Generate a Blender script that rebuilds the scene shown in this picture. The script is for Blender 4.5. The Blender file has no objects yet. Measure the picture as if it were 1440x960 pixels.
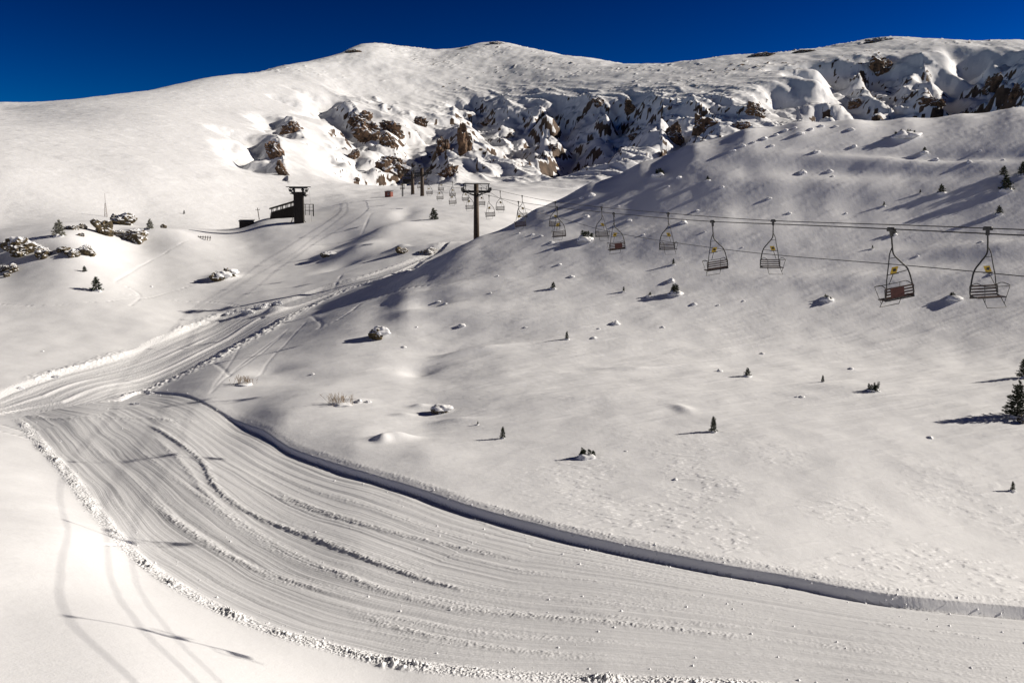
import bpy, bmesh, math, random
import numpy as np
from mathutils import Vector, Matrix, noise as mnoise
R = math.radians
scene = bpy.context.scene
COL = scene.collection
random.seed(7)

# ---------------------------------------------------------------- camera, sky, sun, exposure
PITCH = 7.3; FPX = 1400.0
SUN_AZ = 82.0; SUN_EL = 24.0
cam_d = bpy.data.cameras.new('camera'); cam = bpy.data.objects.new('camera', cam_d); COL.objects.link(cam)
cam_d.sensor_width = 36.0; cam_d.lens = 35.0; cam_d.clip_start = .1; cam_d.clip_end = 12000
cam.location = (0, 0, 0); cam.rotation_euler = (R(90 - PITCH), 0, 0)
scene.camera = cam
world = bpy.data.worlds.new('World'); scene.world = world; world.use_nodes = True
wn = world.node_tree; bg = wn.nodes['Background']
sky = wn.nodes.new('ShaderNodeTexSky'); sky.sky_type = 'NISHITA'; sky.sun_disc = False
sky.sun_elevation = R(SUN_EL); sky.sun_rotation = R(SUN_AZ)
sky.altitude = 2600; sky.air_density = 1.0; sky.dust_density = 0.0; sky.ozone_density = 3.0
sc_ = wn.nodes.new('ShaderNodeVectorMath'); sc_.operation = 'SCALE'; sc_.inputs['Scale'].default_value = .285
gm = wn.nodes.new('ShaderNodeGamma'); gm.inputs[1].default_value = 3.0          # the polarised deep blue of a high winter sky
hs = wn.nodes.new('ShaderNodeHueSaturation'); hs.inputs['Saturation'].default_value = 1.12
wn.links.new(sky.outputs[0], sc_.inputs[0]); wn.links.new(sc_.outputs[0], gm.inputs[0]); wn.links.new(gm.outputs[0], hs.inputs['Color']); wn.links.new(hs.outputs[0], bg.inputs[0]); bg.inputs[1].default_value = 0.043
sun_d = bpy.data.lights.new('sun', 'SUN'); sun = bpy.data.objects.new('sun', sun_d); COL.objects.link(sun)
sun_d.energy = 5.0; sun_d.angle = R(.5); sun_d.color = (1.0, .915, .80)
sd = Vector((math.sin(R(SUN_AZ)) * math.cos(R(SUN_EL)), math.cos(R(SUN_AZ)) * math.cos(R(SUN_EL)), math.sin(R(SUN_EL))))
sun.rotation_euler = sd.to_track_quat('Z', 'Y').to_euler(); sun.location = sd * 300
scene.view_settings.view_transform = 'Standard'; scene.view_settings.look = 'None'
scene.view_settings.exposure = 0.39; scene.view_settings.gamma = 1.0
scene.render.engine = 'CYCLES'; scene.cycles.max_bounces = 6; scene.cycles.diffuse_bounces = 3; scene.cycles.use_denoising = True

# ---------------------------------------------------------------- helpers for the objects
def tag(o, label=None, cat=None, group=None, kind=None):
    if label: o['label'] = label
    if cat: o['category'] = cat
    if group: o['group'] = group
    if kind: o['kind'] = kind
    return o
def empty(name, loc, rz=0):
    o = bpy.data.objects.new(name, None); COL.objects.link(o); o.location = loc; o.rotation_euler = (0, 0, rz); o.empty_display_size = .2
    return o
def link(name, me, mat=None, parent=None, loc=None):
    o = bpy.data.objects.new(name, me); COL.objects.link(o)
    if mat and not me.materials: me.materials.append(mat)
    if parent: o.parent = parent
    if loc is not None: o.location = loc
    return o
def copy_tree(o, parent=None):
    c = o.copy(); COL.objects.link(c); c.parent = parent
    for ch in list(o.children): copy_tree(ch, c)
    return c
class MB:
    def __init__(s): s.v = []; s.f = []; s.sm = []
    def add(s, vs, fs, smooth=False):
        b = len(s.v); s.v += [tuple(v) for v in vs]; s.f += [tuple(i + b for i in f) for f in fs]; s.sm += [smooth] * len(fs); return s
    def box(s, c, d, rot=None):
        M = rot if rot else Matrix.Identity(3); c = Vector(c)
        vs = [c + M @ Vector((x * d[0] / 2, y * d[1] / 2, z * d[2] / 2)) for x in (-1, 1) for y in (-1, 1) for z in (-1, 1)]
        return s.add(vs, [(0, 1, 3, 2), (4, 6, 7, 5), (0, 4, 5, 1), (2, 3, 7, 6), (0, 2, 6, 4), (1, 5, 7, 3)])
    def bar(s, a, b, w, h=None):
        a = Vector(a); b = Vector(b); d = b - a
        q = d.to_track_quat('Z', 'Y').to_matrix()
        return s.box((a + b) / 2, (w, h or w, d.length), q)
    def tube(s, pts, r, n=8, caps=True):
        pts = [Vector(p) for p in pts]; rr = r if isinstance(r, (list, tuple)) else [r] * len(pts)
        vs = []; up = None
        for i, p in enumerate(pts):
            t = (pts[min(i + 1, len(pts) - 1)] - pts[max(i - 1, 0)]).normalized()
            if up is None:
                up = Vector((0, 0, 1)) if abs(t.z) < .9 else Vector((0, 1, 0))
            a = t.cross(up).normalized(); b = t.cross(a).normalized(); up = a.cross(t)
            for k in range(n):
                an = 2 * math.pi * k / n
                vs.append(p + (a * math.cos(an) + b * math.sin(an)) * rr[i])
        fs = []
        for i in range(len(pts) - 1):
            for k in range(n):
                k2 = (k + 1) % n
                fs.append((i * n + k, i * n + k2, (i + 1) * n + k2, (i + 1) * n + k))
        if caps: fs += [tuple(range(n - 1, -1, -1)), tuple(range((len(pts) - 1) * n, len(pts) * n))]
        return s.add(vs, fs, True)
    def cyl(s, a, b, r, n=12): return s.tube([a, b], r, n)
    def mesh(s, name, mat=None):
        me = bpy.data.meshes.new(name); me.from_pydata(s.v, [], s.f); me.update()
        for p, q in zip(me.polygons, s.sm): p.use_smooth = q
        if mat: me.materials.append(mat)
        return me
    def build(s, name, mat, parent=None): return link(name, s.mesh(name, mat), None, parent)
def smoothpath(pts, n=6):
    pts = [Vector(p) for p in pts]; out = []
    P = [pts[0]] + pts + [pts[-1]]
    for i in range(1, len(P) - 2):
        for k in range(n):
            t = k / n; a, b, c, d = P[i - 1], P[i], P[i + 1], P[i + 2]
            out.append(.5 * ((2 * b) + (c - a) * t + (2 * a - 5 * b + 4 * c - d) * t * t + (3 * b - a - 3 * c + d) * t ** 3))
    out.append(pts[-1]); return out

# ---------------------------------------------------------------- noise on arrays
def _hash(ix, iy, seed):
    h = (ix.astype(np.int64) * 374761393 + iy.astype(np.int64) * 668265263 + seed * 974634777) & 0xffffffff
    h = ((h ^ (h >> 13)) * 1274126177) & 0xffffffff
    return (h ^ (h >> 16)) & 0xffffffff
GR = np.array([(math.cos(a), math.sin(a)) for a in np.arange(32) * math.pi / 16], dtype=np.float32)
def pn(x, y, seed=0):
    x = np.asarray(x, dtype=np.float64); y = np.asarray(y, dtype=np.float64)
    x0 = np.floor(x); y0 = np.floor(y); fx = (x - x0).astype(np.float32); fy = (y - y0).astype(np.float32)
    u = fx * fx * fx * (fx * (fx * 6 - 15) + 10); v = fy * fy * fy * (fy * (fy * 6 - 15) + 10)
    def g(dx, dy):
        G = GR[_hash(x0 + dx, y0 + dy, seed) & 31]
        return G[..., 0] * (fx - dx) + G[..., 1] * (fy - dy)
    a = g(0, 0); b = g(1, 0); c = g(0, 1); d = g(1, 1)
    return ((a + (b - a) * u) * (1 - v) + (c + (d - c) * u) * v) * 1.5
def fbm(x, y, o=4, seed=0, gain=.5, lac=2.03):
    s = 0; a = 1
    for i in range(o):
        s = s + a * pn(x, y, seed + i * 17); x = x * lac + 3.7; y = y * lac + 1.3; a *= gain
    return s
def rfbm(x, y, o=4, seed=0, gain=.5):
    s = 0; a = 1; w = 1
    for i in range(o):
        n = 1 - np.abs(pn(x, y, seed + i * 31)) * 1.6; n = n * n
        s = s + a * n * w; w = np.clip(n * 1.3, 0, 1); x = x * 2.07 + 5.1; y = y * 2.07 + 2.3; a *= gain
    return s
def sst(a, b, x):
    t = np.clip((x - a) / (b - a), 0, 1); return t * t * (3 - 2 * t)

# ---------------------------------------------------------------- the lie of the land: surveyed spots, as bearing, distance and height
cp, sp = math.cos(R(PITCH)), math.sin(R(PITCH))
def ray(px, py):
    cx = (px - 720) / FPX; cy = (480 - py) / FPX
    x = cx; y = cp + cy * sp; z = -sp + cy * cp
    h = math.hypot(x, y); return math.atan2(x, y), z / h
SP = []
def P(px, py, r=None, z=None):
    th, e = ray(px, py)
    if r is None: r = z / e
    SP.append((th, math.log(r), e))
def Q(px, r, z):
    th, e = ray(px, 300); SP.append((th, math.log(r), z / r))
# lower left bank
for a in [(-250, 620, None, -14), (-250, 860, None, -11), (90, 800, None, -13.9), (-250, 960, None, -9.6), (0, 620, None, -15.3), (0, 700, None, -14.2), (0, 780, None, -13.1), (0, 860, None, -12.6), (0, 960, None, -10.6), (170, 860, None, -13.8),
          (170, 960, None, -11.3), (330, 955, None, -13.5), (90, 750, None, -14.2), (200, 785, None, -16), (130, 705, None, -16), (60, 620, None, -15.9), (330, 862, None, -16), (470, 908, None, -16.1), (600, 935, None, -16.1), (850, 952, None, -16.3),
          (550, 990, None, -15.6), (850, 990, None, -16.3), (1150, 975, None, -16.6), (1440, 975, None, -17.2),
          # groomed floor
          (200, 550, None, -16.2), (500, 780, None, -16.2), (300, 700, None, -16.15),
          (150, 625, None, -16), (900, 870, None, -16.4), (1250, 910, None, -16.9), (240, 640, None, -15.8), (110, 587, None, -15.5), (230, 587, None, -15.6),
          # upper path
          (10, 570, None, -16.3), (60, 545, None, -16), (200, 490, None, -15.2), (300, 455, None, -14), (450, 425, 129, None), (380, 450, 122, None), (150, 540, None, -15.9), (540, 385, 141, None), (600, 362, 149, None), (-250, 570, None, -16),
          # left snow field
          (-250, 530, None, -15), (0, 530, None, -15.5), (0, 450, None, -13), (0, 400, None, -10), (0, 370, None, -7.6), (0, 345, 178, None), (200, 450, None, -13.3), (200, 400, None, -10.5), (200, 350, None, -6), (250, 330, 190, None),
          (100, 330, 176, None), (-250, 400, None, -9), (-250, 330, 170, None), (350, 400, None, -10.5), (350, 350, None, -6.2), (300, 322, 212, None), (450, 350, None, -6), (490, 388, 146, None), (600, 356, 154, None), (600, 344, 158, None), (600, 330, 168, None),
          (600, 300, 190, None), (600, 277, 212, None), (690, 335, 160, None), (700, 300, 192, None), (740, 278, 222, None), (550, 280, 216, None), (480, 286, 215, None), (430, 299, 209, None), (400, 303, 206, None), (368, 308, 204, None), (420, 314, 196, None), (340, 321, 203, None), (530, 330, 172, None), (420, 345, 180, None),
          # mountain foot
          (480, 281, 300, None), (400, 300, 288, None), (330, 317, 262, None), (290, 321, 240, None), (100, 312, 226, None), (0, 322, 215, None), (0, 300, 245, None), (200, 300, 262, None), (640, 268, 290, None), (800, 262, 315, None), (150, 322, 195, None),
          (-250, 300, 230, None)]:
    P(a[0], a[1], a[2], a[3])
for a in [(480, 245, .6), (430, 240, -2), (390, 236, -3.2), (345, 234, -4.6), (560, 250, 3.2), (590, 240, 4.9), (620, 250, 4.6), (580, 252, 4.9), (600, 228, 4.2), (600, 268, 4.4)]: Q(*a)
rows = {  # distance on a bearing at a given height angle
    250: {-250: 270, 0: 275, 200: 298, 300: 320, 400: 350, 500: 385, 600: 408, 700: 400, 800: 352, 900: 322},
    200: {-250: 340, 0: 335, 200: 368, 300: 402, 400: 450, 500: 500, 600: 535, 700: 535, 800: 495, 900: 450, 1000: 425},
    155: {-250: 440, 0: 560, 200: 490, 300: 540, 400: 585, 500: 630, 600: 660, 700: 655, 800: 615, 900: 565, 1000: 520, 1120: 500, 1250: 480, 1440: 440, 1700: 400},
    110: {400: 720, 500: 770, 600: 800, 700: 790, 800: 735, 900: 670, 1000: 630, 1120: 600, 1250: 570, 1440: 540, 1700: 500},
    80: {580: 900, 700: 880, 1120: 700, 1250: 670, 1440: 640, 1700: 600}}
for py, d in rows.items():
    for px, r in d.items(): P(px, py, r)
for px, py, r in [(-250, 141, 600), (0, 139, 600), (150, 144, 660), (235, 129, 700), (320, 111, 750), (400, 94, 820), (460, 80, 880), (515, 62, 930), (580, 67, 960), (640, 69, 975), (700, 58, 970), (760, 70, 930), (830, 84, 890),
                  (940, 93, 820), (1040, 81, 790), (1120, 70, 780), (1190, 61, 770), (1250, 54, 760), (1340, 57, 745), (1440, 57, 730), (1700, 60, 700)]:
    P(px, py, r); th, e = ray(px, py)
    for q in (1.15, 1.5, 2.2): SP.append((th, math.log(r * q), e - .03 * q if q < 1.2 else e - .12 * q))
# right hand hill
hill = {600: [(675, 57), (640, 62), (600, 70), (560, 77.5), (530, 84.2), (500, 90.2), (470, 95.4), (440, 101.4), (415, 107), (390, 113), (368, 118.5)],
        700: [(708, 53.5), (662, 58.8), (608, 66.8), (563, 75.5), (528, 83.5), (492, 91.3), (455, 97.8), (418, 104), (380, 109.8), (345, 115.2), (319, 121)],
        800: [(735, 50.5), (680, 56), (602, 66), (560, 74), (522, 82.5), (483, 90.8), (440, 98), (396, 104.6), (348, 111), (306, 117.5), (271, 124.8)],
        1000: [(772, 49), (700, 54.5), (620, 63.5), (570, 71.5), (530, 80.5), (497, 89), (452, 97.5), (396, 106), (325, 115), (254, 123.5), (193, 131.5)],
        1200: [(810, 47.7), (720, 53), (640, 61.4), (580, 70), (532, 80.2), (502, 89), (450, 98), (380, 107), (305, 117), (230, 126.5), (167, 137)],
        1440: [(832, 47.2), (740, 52.8), (660, 60), (590, 69.4), (535, 80.2), (505, 89.5), (450, 98.5), (380, 108), (300, 118), (220, 128), (151, 140)],
        1700: [(855, 46.5), (750, 52.8), (665, 60), (592, 69), (536, 80), (505, 90), (450, 98.5), (375, 108.5), (290, 118.5), (200, 129), (120, 141)]}
hk = np.array(sorted(hill)); hq = (hk - 1000) / 500.0
for px in list(range(600, 1701, 75)):
    for lv in range(11):
        fp = np.polyfit(hq, [hill[k][lv][0] for k in hk], 4); fr_ = np.polyfit(hq, [hill[k][lv][1] for k in hk], 3)
        py = float(np.polyval(fp, (px - 1000) / 500)); r = float(np.polyval(fr_, (px - 1000) / 500))
        if lv == 0: py = float(np.interp(px, [600, 650, 700, 800, 900, 1000, 1100, 1200, 1300, 1440, 1560, 1700], [691, 708, 722, 748, 770, 790, 808, 827, 841, 853, 868, 890])); r = float(np.interp(px, [600, 800, 1000, 1200, 1440, 1700], [15.85, 16, 16.3, 16.8, 17.5, 18.3])) / -ray(px, py)[1]
        elif lv > 5: r = 91 + (r - 91) * (.86 + .14 * max(0, min(1, (1000 - px) / 200)))
        if lv == 10: py = float(np.interp(px, [600, 640, 700, 750, 800, 850, 900, 950, 1000, 1050, 1100, 1200, 1300, 1380, 1440, 1700], [368, 349, 319, 294, 271, 249, 229, 209, 193, 180, 173, 167, 166, 159, 151, 120]))
        th, e = ray(px, py); r *= 1 + (1 / math.cos(th) - 1) * (0 if lv == 0 else 1 - .8 * lv / 10)
        SP.append((th, math.log(r), e))
        if lv == 10 and px > 610: SP.append((th, math.log(r * 1.09), e - .016))
for px, py, z in [(330, 592, -15.85), (400, 628, -15.8), (480, 655, -15.8), (540, 673, -15.8)]: P(px, py, None, z)
for px, l in {570: [(440, 101.8), (415, 107.8), (400, 113), (388, 119), (380, 130)], 540: [(500, 91), (470, 97.5), (450, 101.8), (430, 107.3), (412, 113.5), (402, 120), (392, 132)], 500: [(500, 92), (470, 98.5), (445, 105.5), (428, 112.5), (415, 121), (403, 133), (580, 74), (625, 65.5)], 400: [(480, 105), (540, 86), (590, 73.5)], 300: [(540, 89)]}.items():
    for py, r in l: P(px, py, r)
for px, py, r in [(640, 349, 119.5)]:
    P(px, py, r)
for a in [(600, 128, -7.6), (600, 136, -7.6), (640, 131, -6.0)]: Q(*a)
for a in [(640, 142, -6.3), (700, 141, -5.2), (670, 141, -4.9), (800, 148, -1), (760, 165, -4), (850, 170, -4), (900, 155, 2), (900, 200, -1), (800, 230, 0), (1000, 165, 6), (1000, 230, 3), (1200, 170, 9), (1200, 260, 6), (1440, 175, 10), (1440, 280, 8), (1700, 175, 12), (1700, 280, 9),
          (1000, 330, 8), (1200, 380, 14), (1440, 360, 14), (900, 300, 4)]: Q(*a)
# under and just in front of the camera
for px in (-250, 0, 300, 600, 900, 1200, 1440, 1700):
    Q(px, 17, -8.9 - (px + 250) * .0022); 
SP = np.array(SP)
KT = 2.6
def tps_k(d2): return np.where(d2 > 1e-12, .5 * d2 * np.log(np.maximum(d2, 1e-12)), 0)
U = np.stack([SP[:, 0] * KT, SP[:, 1]], 1); n = len(U)
K = tps_k(((U[:, None] - U[None]) ** 2).sum(2)) + np.eye(n) * 8e-4
Pm = np.concatenate([np.ones((n, 1)), U], 1)
A = np.block([[K, Pm], [Pm.T, np.zeros((3, 3))]])
W = np.linalg.solve(A, np.concatenate([SP[:, 2], np.zeros(3)]))
# coarse lattice of heights, then cubic interpolation
TH0, TH1, NT = -.64, .64, 190
L0, L1, NL = math.log(15), math.log(2500), 330
gt = np.linspace(TH0, TH1, NT); gl = np.linspace(L0, L1, NL)
GG = np.zeros((NT, NL))
for i in range(NT):
    q = np.stack([np.full(NL, gt[i] * KT), gl], 1)
    GG[i] = tps_k(((q[:, None] - U[None]) ** 2).sum(2)) @ W[:n] + W[n] + q @ W[n + 1:]
def cub(t):
    return ((-t ** 3 + 2 * t ** 2 - t) / 2, (3 * t ** 3 - 5 * t ** 2 + 2) / 2, (-3 * t ** 3 + 4 * t ** 2 + t) / 2, (t ** 3 - t ** 2) / 2)
def base_e(th, lr):
    a = (np.clip(th, TH0 + .01, TH1 - .01) - TH0) / (TH1 - TH0) * (NT - 1); b = (np.clip(lr, L0 + .02, L1 - .03) - L0) / (L1 - L0) * (NL - 1)
    ia = np.clip(np.floor(a).astype(int), 1, NT - 3); ib = np.clip(np.floor(b).astype(int), 1, NL - 3)
    wa = cub(a - ia); wb = cub(b - ib); s = 0
    for i in range(4):
        for j in range(4): s = s + wa[i] * wb[j] * GG[ia + i - 1, ib + j - 1]
    return s
def ring(l0, l1, d): return np.arange(l0, l1, d)
LR = np.concatenate([ring(math.log(15.5), math.log(24), .006), ring(math.log(24), math.log(42), .0027), ring(math.log(42), math.log(72), .0019), ring(math.log(72), math.log(130), .0033), ring(math.log(130), math.log(300), .0046), ring(math.log(300), math.log(1000), .0038), np.log([1010, 1030, 1070, 1200, 1500, 2400])])
TF = np.arange(-R(29.5), R(29.51), R(.063))
TC = R(1) * np.array([1, 3, 6, 10, 15, 20, 30, 45, 60, 75, 90, 105, 120, 135, 150.5])
TH = np.concatenate([-R(29.5) - TC[::-1], TF, TF[-1] + TC])
NR, NC = len(LR), len(TH)
T2, Lg = np.meshgrid(TH, LR)            # rows: distance, columns: bearing
RR = np.exp(Lg); X = RR * np.sin(T2); Y = RR * np.cos(T2)
blend = sst(R(40), R(170), np.abs(T2))
E0 = base_e(T2, Lg)
E0 = np.where(np.abs(T2) > R(40), E0 * (1 - blend) + blend * base_e(T2 * 0, Lg).clip(-1, .1), E0)
Z = E0 * RR
# ---- find where a line of sight meets the ground
def hit(px, py, Zs=None, rmin=0):
    Zs = Z if Zs is None else Zs
    th, e = ray(px, py)
    j = int(np.clip(np.searchsorted(TH, th), 1, NC - 1)); f = (th - TH[j - 1]) / (TH[j] - TH[j - 1])
    col = (Zs[:, j - 1] * (1 - f) + Zs[:, j] * f) / RR[:, 0]
    idx = np.nonzero((col >= e) & (RR[:, 0] > rmin))[0]
    i = int(idx[0]) if len(idx) else NR - 8
    i = max(i, 1); g = 0 if col[i] == col[i - 1] else np.clip((e - col[i - 1]) / (col[i] - col[i - 1]), 0, 1)
    r = RR[i - 1, 0] * (1 - g) + RR[i, 0] * g
    return np.array([r * math.sin(th), r * math.cos(th), r * e])
def ground(x, y, Zs=None):
    Zs = Z if Zs is None else Zs
    th = math.atan2(x, y); lr = math.log(max(math.hypot(x, y), 15.6))
    j = int(np.clip(np.searchsorted(TH, th), 1, NC - 1)); f = (th - TH[j - 1]) / (TH[j] - TH[j - 1])
    i = int(np.clip(np.searchsorted(LR, lr), 1, NR - 1)); g = (lr - LR[i - 1]) / (LR[i] - LR[i - 1])
    return float((Zs[i - 1, j - 1] * (1 - f) + Zs[i - 1, j] * f) * (1 - g) + (Zs[i, j - 1] * (1 - f) + Zs[i, j] * f) * g)
BZ = Z.copy()
def trace(pp): return np.array([hit(a, b, BZ)[:2] for a, b in pp])
def sm_poly(q, n=5):
    return np.array([tuple(v)[:2] for v in smoothpath([(a, b, 0) for a, b in q], n)])
def dist_poly(x, y, pl):
    """distance to a polyline, side (+ left of travel), arc length"""
    d = np.full(x.shape, 1e9); sd_ = np.zeros(x.shape); ar = np.zeros(x.shape); acc = 0
    for (ax, ay), (bx, by) in zip(pl[:-1], pl[1:]):
        vx, vy = bx - ax, by - ay; L = math.hypot(vx, vy)
        if L < 1e-6: continue
        t = np.clip(((x - ax) * vx + (y - ay) * vy) / (L * L), 0, 1)
        qx = x - ax - t * vx; qy = y - ay - t * vy; dd = np.hypot(qx, qy); m = dd < d
        d = np.where(m, dd, d); sd_ = np.where(m, np.sign(vx * qy - vy * qx), sd_); ar = np.where(m, acc + t * L, ar); acc += L
    return d, sd_, ar, acc
def inside(x, y, pl):
    c = np.zeros(x.shape, bool)
    for (ax, ay), (bx, by) in zip(pl, np.roll(pl, -1, 0)):
        if ay == by: continue
        c ^= ((ay > y) != (by > y)) & (x < (bx - ax) * (y - ay) / (by - ay) + ax)
    return c
dZ = np.zeros_like(Z); ATT = {k: np.zeros_like(Z, dtype=np.float32) for k in ('rock', 'across', 'along', 'chunk')}
def region(rlo, rhi, tlo=-30, thi=30):
    i0, i1 = np.searchsorted(LR, math.log(rlo)), np.searchsorted(LR, math.log(rhi)); j0, j1 = np.searchsorted(TH, R(tlo)), np.searchsorted(TH, R(thi))
    return np.s_[i0:i1, j0:j1]
# ---- rolling wind-packed snow over all of the near land
S = region(15, 290, -61, 61); x, y, r = X[S], Y[S], RR[S]
far = sst(15, 60, r)
dz = far * (.13 * fbm(x / 17 + 4, y / 15, 3, 3) + .05 * fbm(x / 4.2, y / 3.2, 2, 9)) * sst(300, 200, r)
hm = sst(55, 80, r) * sst(-30, -5, x)              # the hill: long low drifts running across the slope
uu = (x * .93 + y * .25); vv = (-x * .25 + y * .93)
dz += hm * (.10 * fbm(uu / 12, vv / 3, 3, 21) + .05 * np.maximum(0, fbm(uu / 3.2, vv / .8, 2, 22)))
dz += .022 * np.maximum(0, fbm(uu / 1.9, vv / .45, 2, 33) - .1) * sst(120, 60, r) * sst(35, 45, r)
# crusted ripples on the slope above the groomed run
rp = fbm(x / .9 + .6 * pn(x / 3, y / 3, 5), y / .35 + .5 * pn(x / 2, y / 2, 6), 2, 41)
dz += .032 * sst(.12, .4, rp) * sst(42, 46, r) * sst(72, 55, r) * sst(-4, 8, x) * sst(-.3, .2, pn(x / 6, y / 6, 8))
dZ[S] += dz
# ---- groomed run
up_px = [(170, 562), (200, 551), (240, 553), (280, 563), (330, 592), (400, 628), (480, 656), (540, 673), (600, 691), (650, 708), (700, 722), (800, 748), (900, 770), (1000, 790), (1100, 808), (1200, 827), (1300, 841), (1440, 853), (1560, 868)]
lo_px = [(28, 586), (45, 604), (65, 628), (100, 665), (130, 705), (165, 748), (200, 785), (260, 826), (330, 862), (400, 889), (500, 916), (600, 934), (700, 944), (850, 951), (1000, 957), (1150, 968), (1300, 985), (1440, 1010), (1560, 1030)]
UP = sm_poly(trace(up_px)); LO = sm_poly(trace(lo_px))
RUN = np.concatenate([UP, LO[::-1]])
S = region(24, 110, -61, 61); x, y = X[S], Y[S]
dU, sU, aU, _ = dist_poly(x, y, UP); dL, sL, aL, _ = dist_poly(x, y, LO)
inr = inside(x, y, RUN); wid = dU + dL
t = np.where(inr, dU / wid, 0); s = aU * .5 + aL * .5
MASK_RUN = np.zeros(Z.shape, bool); MASK_RUN[S] = inr
wob = .35 * pn(s / 9, t * 3, 51) + .12 * pn(s / 3, t * 8, 52)
tt = t * 18 + wob                                  # about a metre a unit
clod = np.abs(fbm(x / .3, y / .3, 3, 61, .75))
d1 = np.zeros(x.shape)
for k, (c, w_, a_, ck) in enumerate([(.09, .012, .05, .3), (.2, .02, .10, 1), (.235, .008, .05, .5), (.33, .016, .09, 1.2), (.415, .01, .05, .5), (.49, .02, .12, .8), (.55, .007, .05, .3), (.63, .02, .12, 1), (.7, .01, .06, .6), (.78, .022, .11, .8), (.87, .012, .07, .5), (.93, .012, .06, .4)]):
    cc = c + .018 * pn(s / 14, s * 0 + k * 7.3, 70 + k) + .004 * pn(s / 3, s * 0 + k, 90 + k)
    on = sst(-.35, .1, pn(s / 11, s * 0 + k * 3.1, 110 + k)) * .8 + .2
    g = np.exp(-((t - cc) / w_) ** 2); st = sst(-w_ * 1.2, w_ * 1.2, t - cc) - .5
    d1 += on * a_ * .30 * (g * (1 + ck * .6 * (clod - .3)) + .45 * st * np.exp(-((t - cc) / (w_ * 4)) ** 2))
d1 += .006 * pn(tt * 12, s / 14, 59) + .026 * pn(tt * 1.3, s / 30, 55) + .016 * pn(tt * 3.1, s / 22, 56) + .009 * pn(tt * 7, s / 16, 57)
d1 += .010 * (clod - .3) * sst(.0, .4, pn(tt * .7, s / 8, 58))
depth = .15 + .62 * sst(12, 65, aU)
cut = -depth * np.exp(-(t / .16)) * .8
d1 += cut
edge = sst(0, .5, np.minimum(dU, dL))
rag = .03 * fbm(x / 3, y / 3, 2, 63)
outU = np.where(~inr, (.8 * sst(0, .24, dU + rag) + .2 * sst(.1, .9, dU)) - 1, 0) * depth * .8 * (dU < dL) * sst(20, 5, dU)
lip = np.where(~inr & (dU < dL), .022 * np.exp(-((dU - .7) / .35) ** 2) * (.3 + 2.2 * clod), 0) * depth
dd = np.where(inr, d1, outU + lip)
# windrow of clods on the low side
wr0 = np.abs(fbm(x / .17, y / .17, 2, 62, .7))
wr = np.exp(-((dL - .25 * (1 - 2 * inr)) / (.34)) ** 2) * (.3 + .5 * clod + .6 * wr0) * (dL < dU)
wr *= .35 + .65 * sst(0, 12, aL) * sst(95, 60, aL)
dd += wr * .15 * (.12 + 1.6 * np.clip(fbm(x / 2.2, y / 2.2, 2, 69) + .35, 0, 1))
dZ[S] *= np.where(inr, .25, 1) * np.where(inr, 1, sst(0, 3, np.minimum(dU, dL)) * .75 + .25)
dZ[S] += dd
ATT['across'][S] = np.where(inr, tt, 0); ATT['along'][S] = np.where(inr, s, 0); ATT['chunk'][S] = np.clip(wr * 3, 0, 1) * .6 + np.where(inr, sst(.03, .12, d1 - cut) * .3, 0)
# ploughed ridges that cross the run
for pts, w_, a_, as_ in [([(204, 596), (235, 612), (268, 634), (288, 655), (303, 684), (330, 708), (370, 730), (430, 752), (500, 779), (570, 806), (620, 822), (700, 838)], .22, .24, 1), ([(30, 583), (80, 589), (140, 587), (205, 588), (250, 592), (300, 590)], .5, .16, 0),
                         ([(220, 712), (250, 735), (290, 762), (330, 785), (400, 815), (480, 838)], .28, .16, 0), ([(366, 690), (400, 700), (460, 722), (540, 744), (620, 762), (760, 790)], .3, .16, 1), ([(520, 590), (640, 650)], .1, 0, 0),
                         ([(640, 700), (700, 733), (780, 757), (900, 780), (1000, 796), (1150, 818), (1300, 842), (1440, 870)], .2, .08, 1), ([(215, 612), (260, 655), (300, 705), (360, 748), (430, 785), (520, 823), (640, 856), (760, 868), (900, 880), (1100, 905)], .3, .12, 0),
                         ([(1180, 868), (1250, 877), (1330, 887), (1440, 902)], .2, .12, 0), ([(480, 856), (600, 893), (740, 917), (880, 925)], .35, .12, 0), ([(760, 850), (900, 872), (1110, 884)], .25, .1, 1)]:
    pl = sm_poly(trace(pts)); d_, sd_, ar, tot = dist_poly(x, y, pl)
    tp = sst(0, 2.5, ar) * sst(tot, tot - 3, ar)
    dn = d_ + .07 * pn(x / .5, y / .5, 71)
    dZ[S] += .42 * a_ * tp * (np.exp(-(dn / (w_ * .8)) ** 2) * (1 + .7 * (clod - .3)) + as_ * .7 * np.exp(-np.abs(d_) / 1.6) * (sd_ > 0) * sst(0, .25, d_))
# ---- the path climbing to the lift
pu_px = [(-60, 575), (0, 548), (60, 527), (120, 510), (170, 496), (230, 472), (300, 443), (345, 433), (400, 421), (450, 403), (500, 390), (550, 374), (600, 357), (640, 342)]
pl_px = [(-60, 600), (10, 581), (100, 572), (165, 560), (205, 548), (250, 530), (300, 505), (340, 482), (380, 461), (420, 438), (470, 415), (520, 397), (560, 385), (600, 365)]
PU = sm_poly(trace(pu_px)); PL = sm_poly(np.array([hit(a, b, BZ, 126 if a > 440 else 0)[:2] for a, b in pl_px]))
PATH = np.concatenate([PU, PL[::-1]])
S = region(60, 190, -61, 5); x, y = X[S], Y[S]
dU, sU, aU, _ = dist_poly(x, y, PU); dL, sL, aL, _ = dist_poly(x, y, PL); inp = inside(x, y, PATH) & ~MASK_RUN[S]
MASK_PATH = np.zeros(Z.shape, bool); MASK_PATH[S] = inp
t = np.where(inp, dU / (dU + dL), 0); s = aU
clod = np.abs(fbm(x / .6, y / .6, 2, 81))
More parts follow.
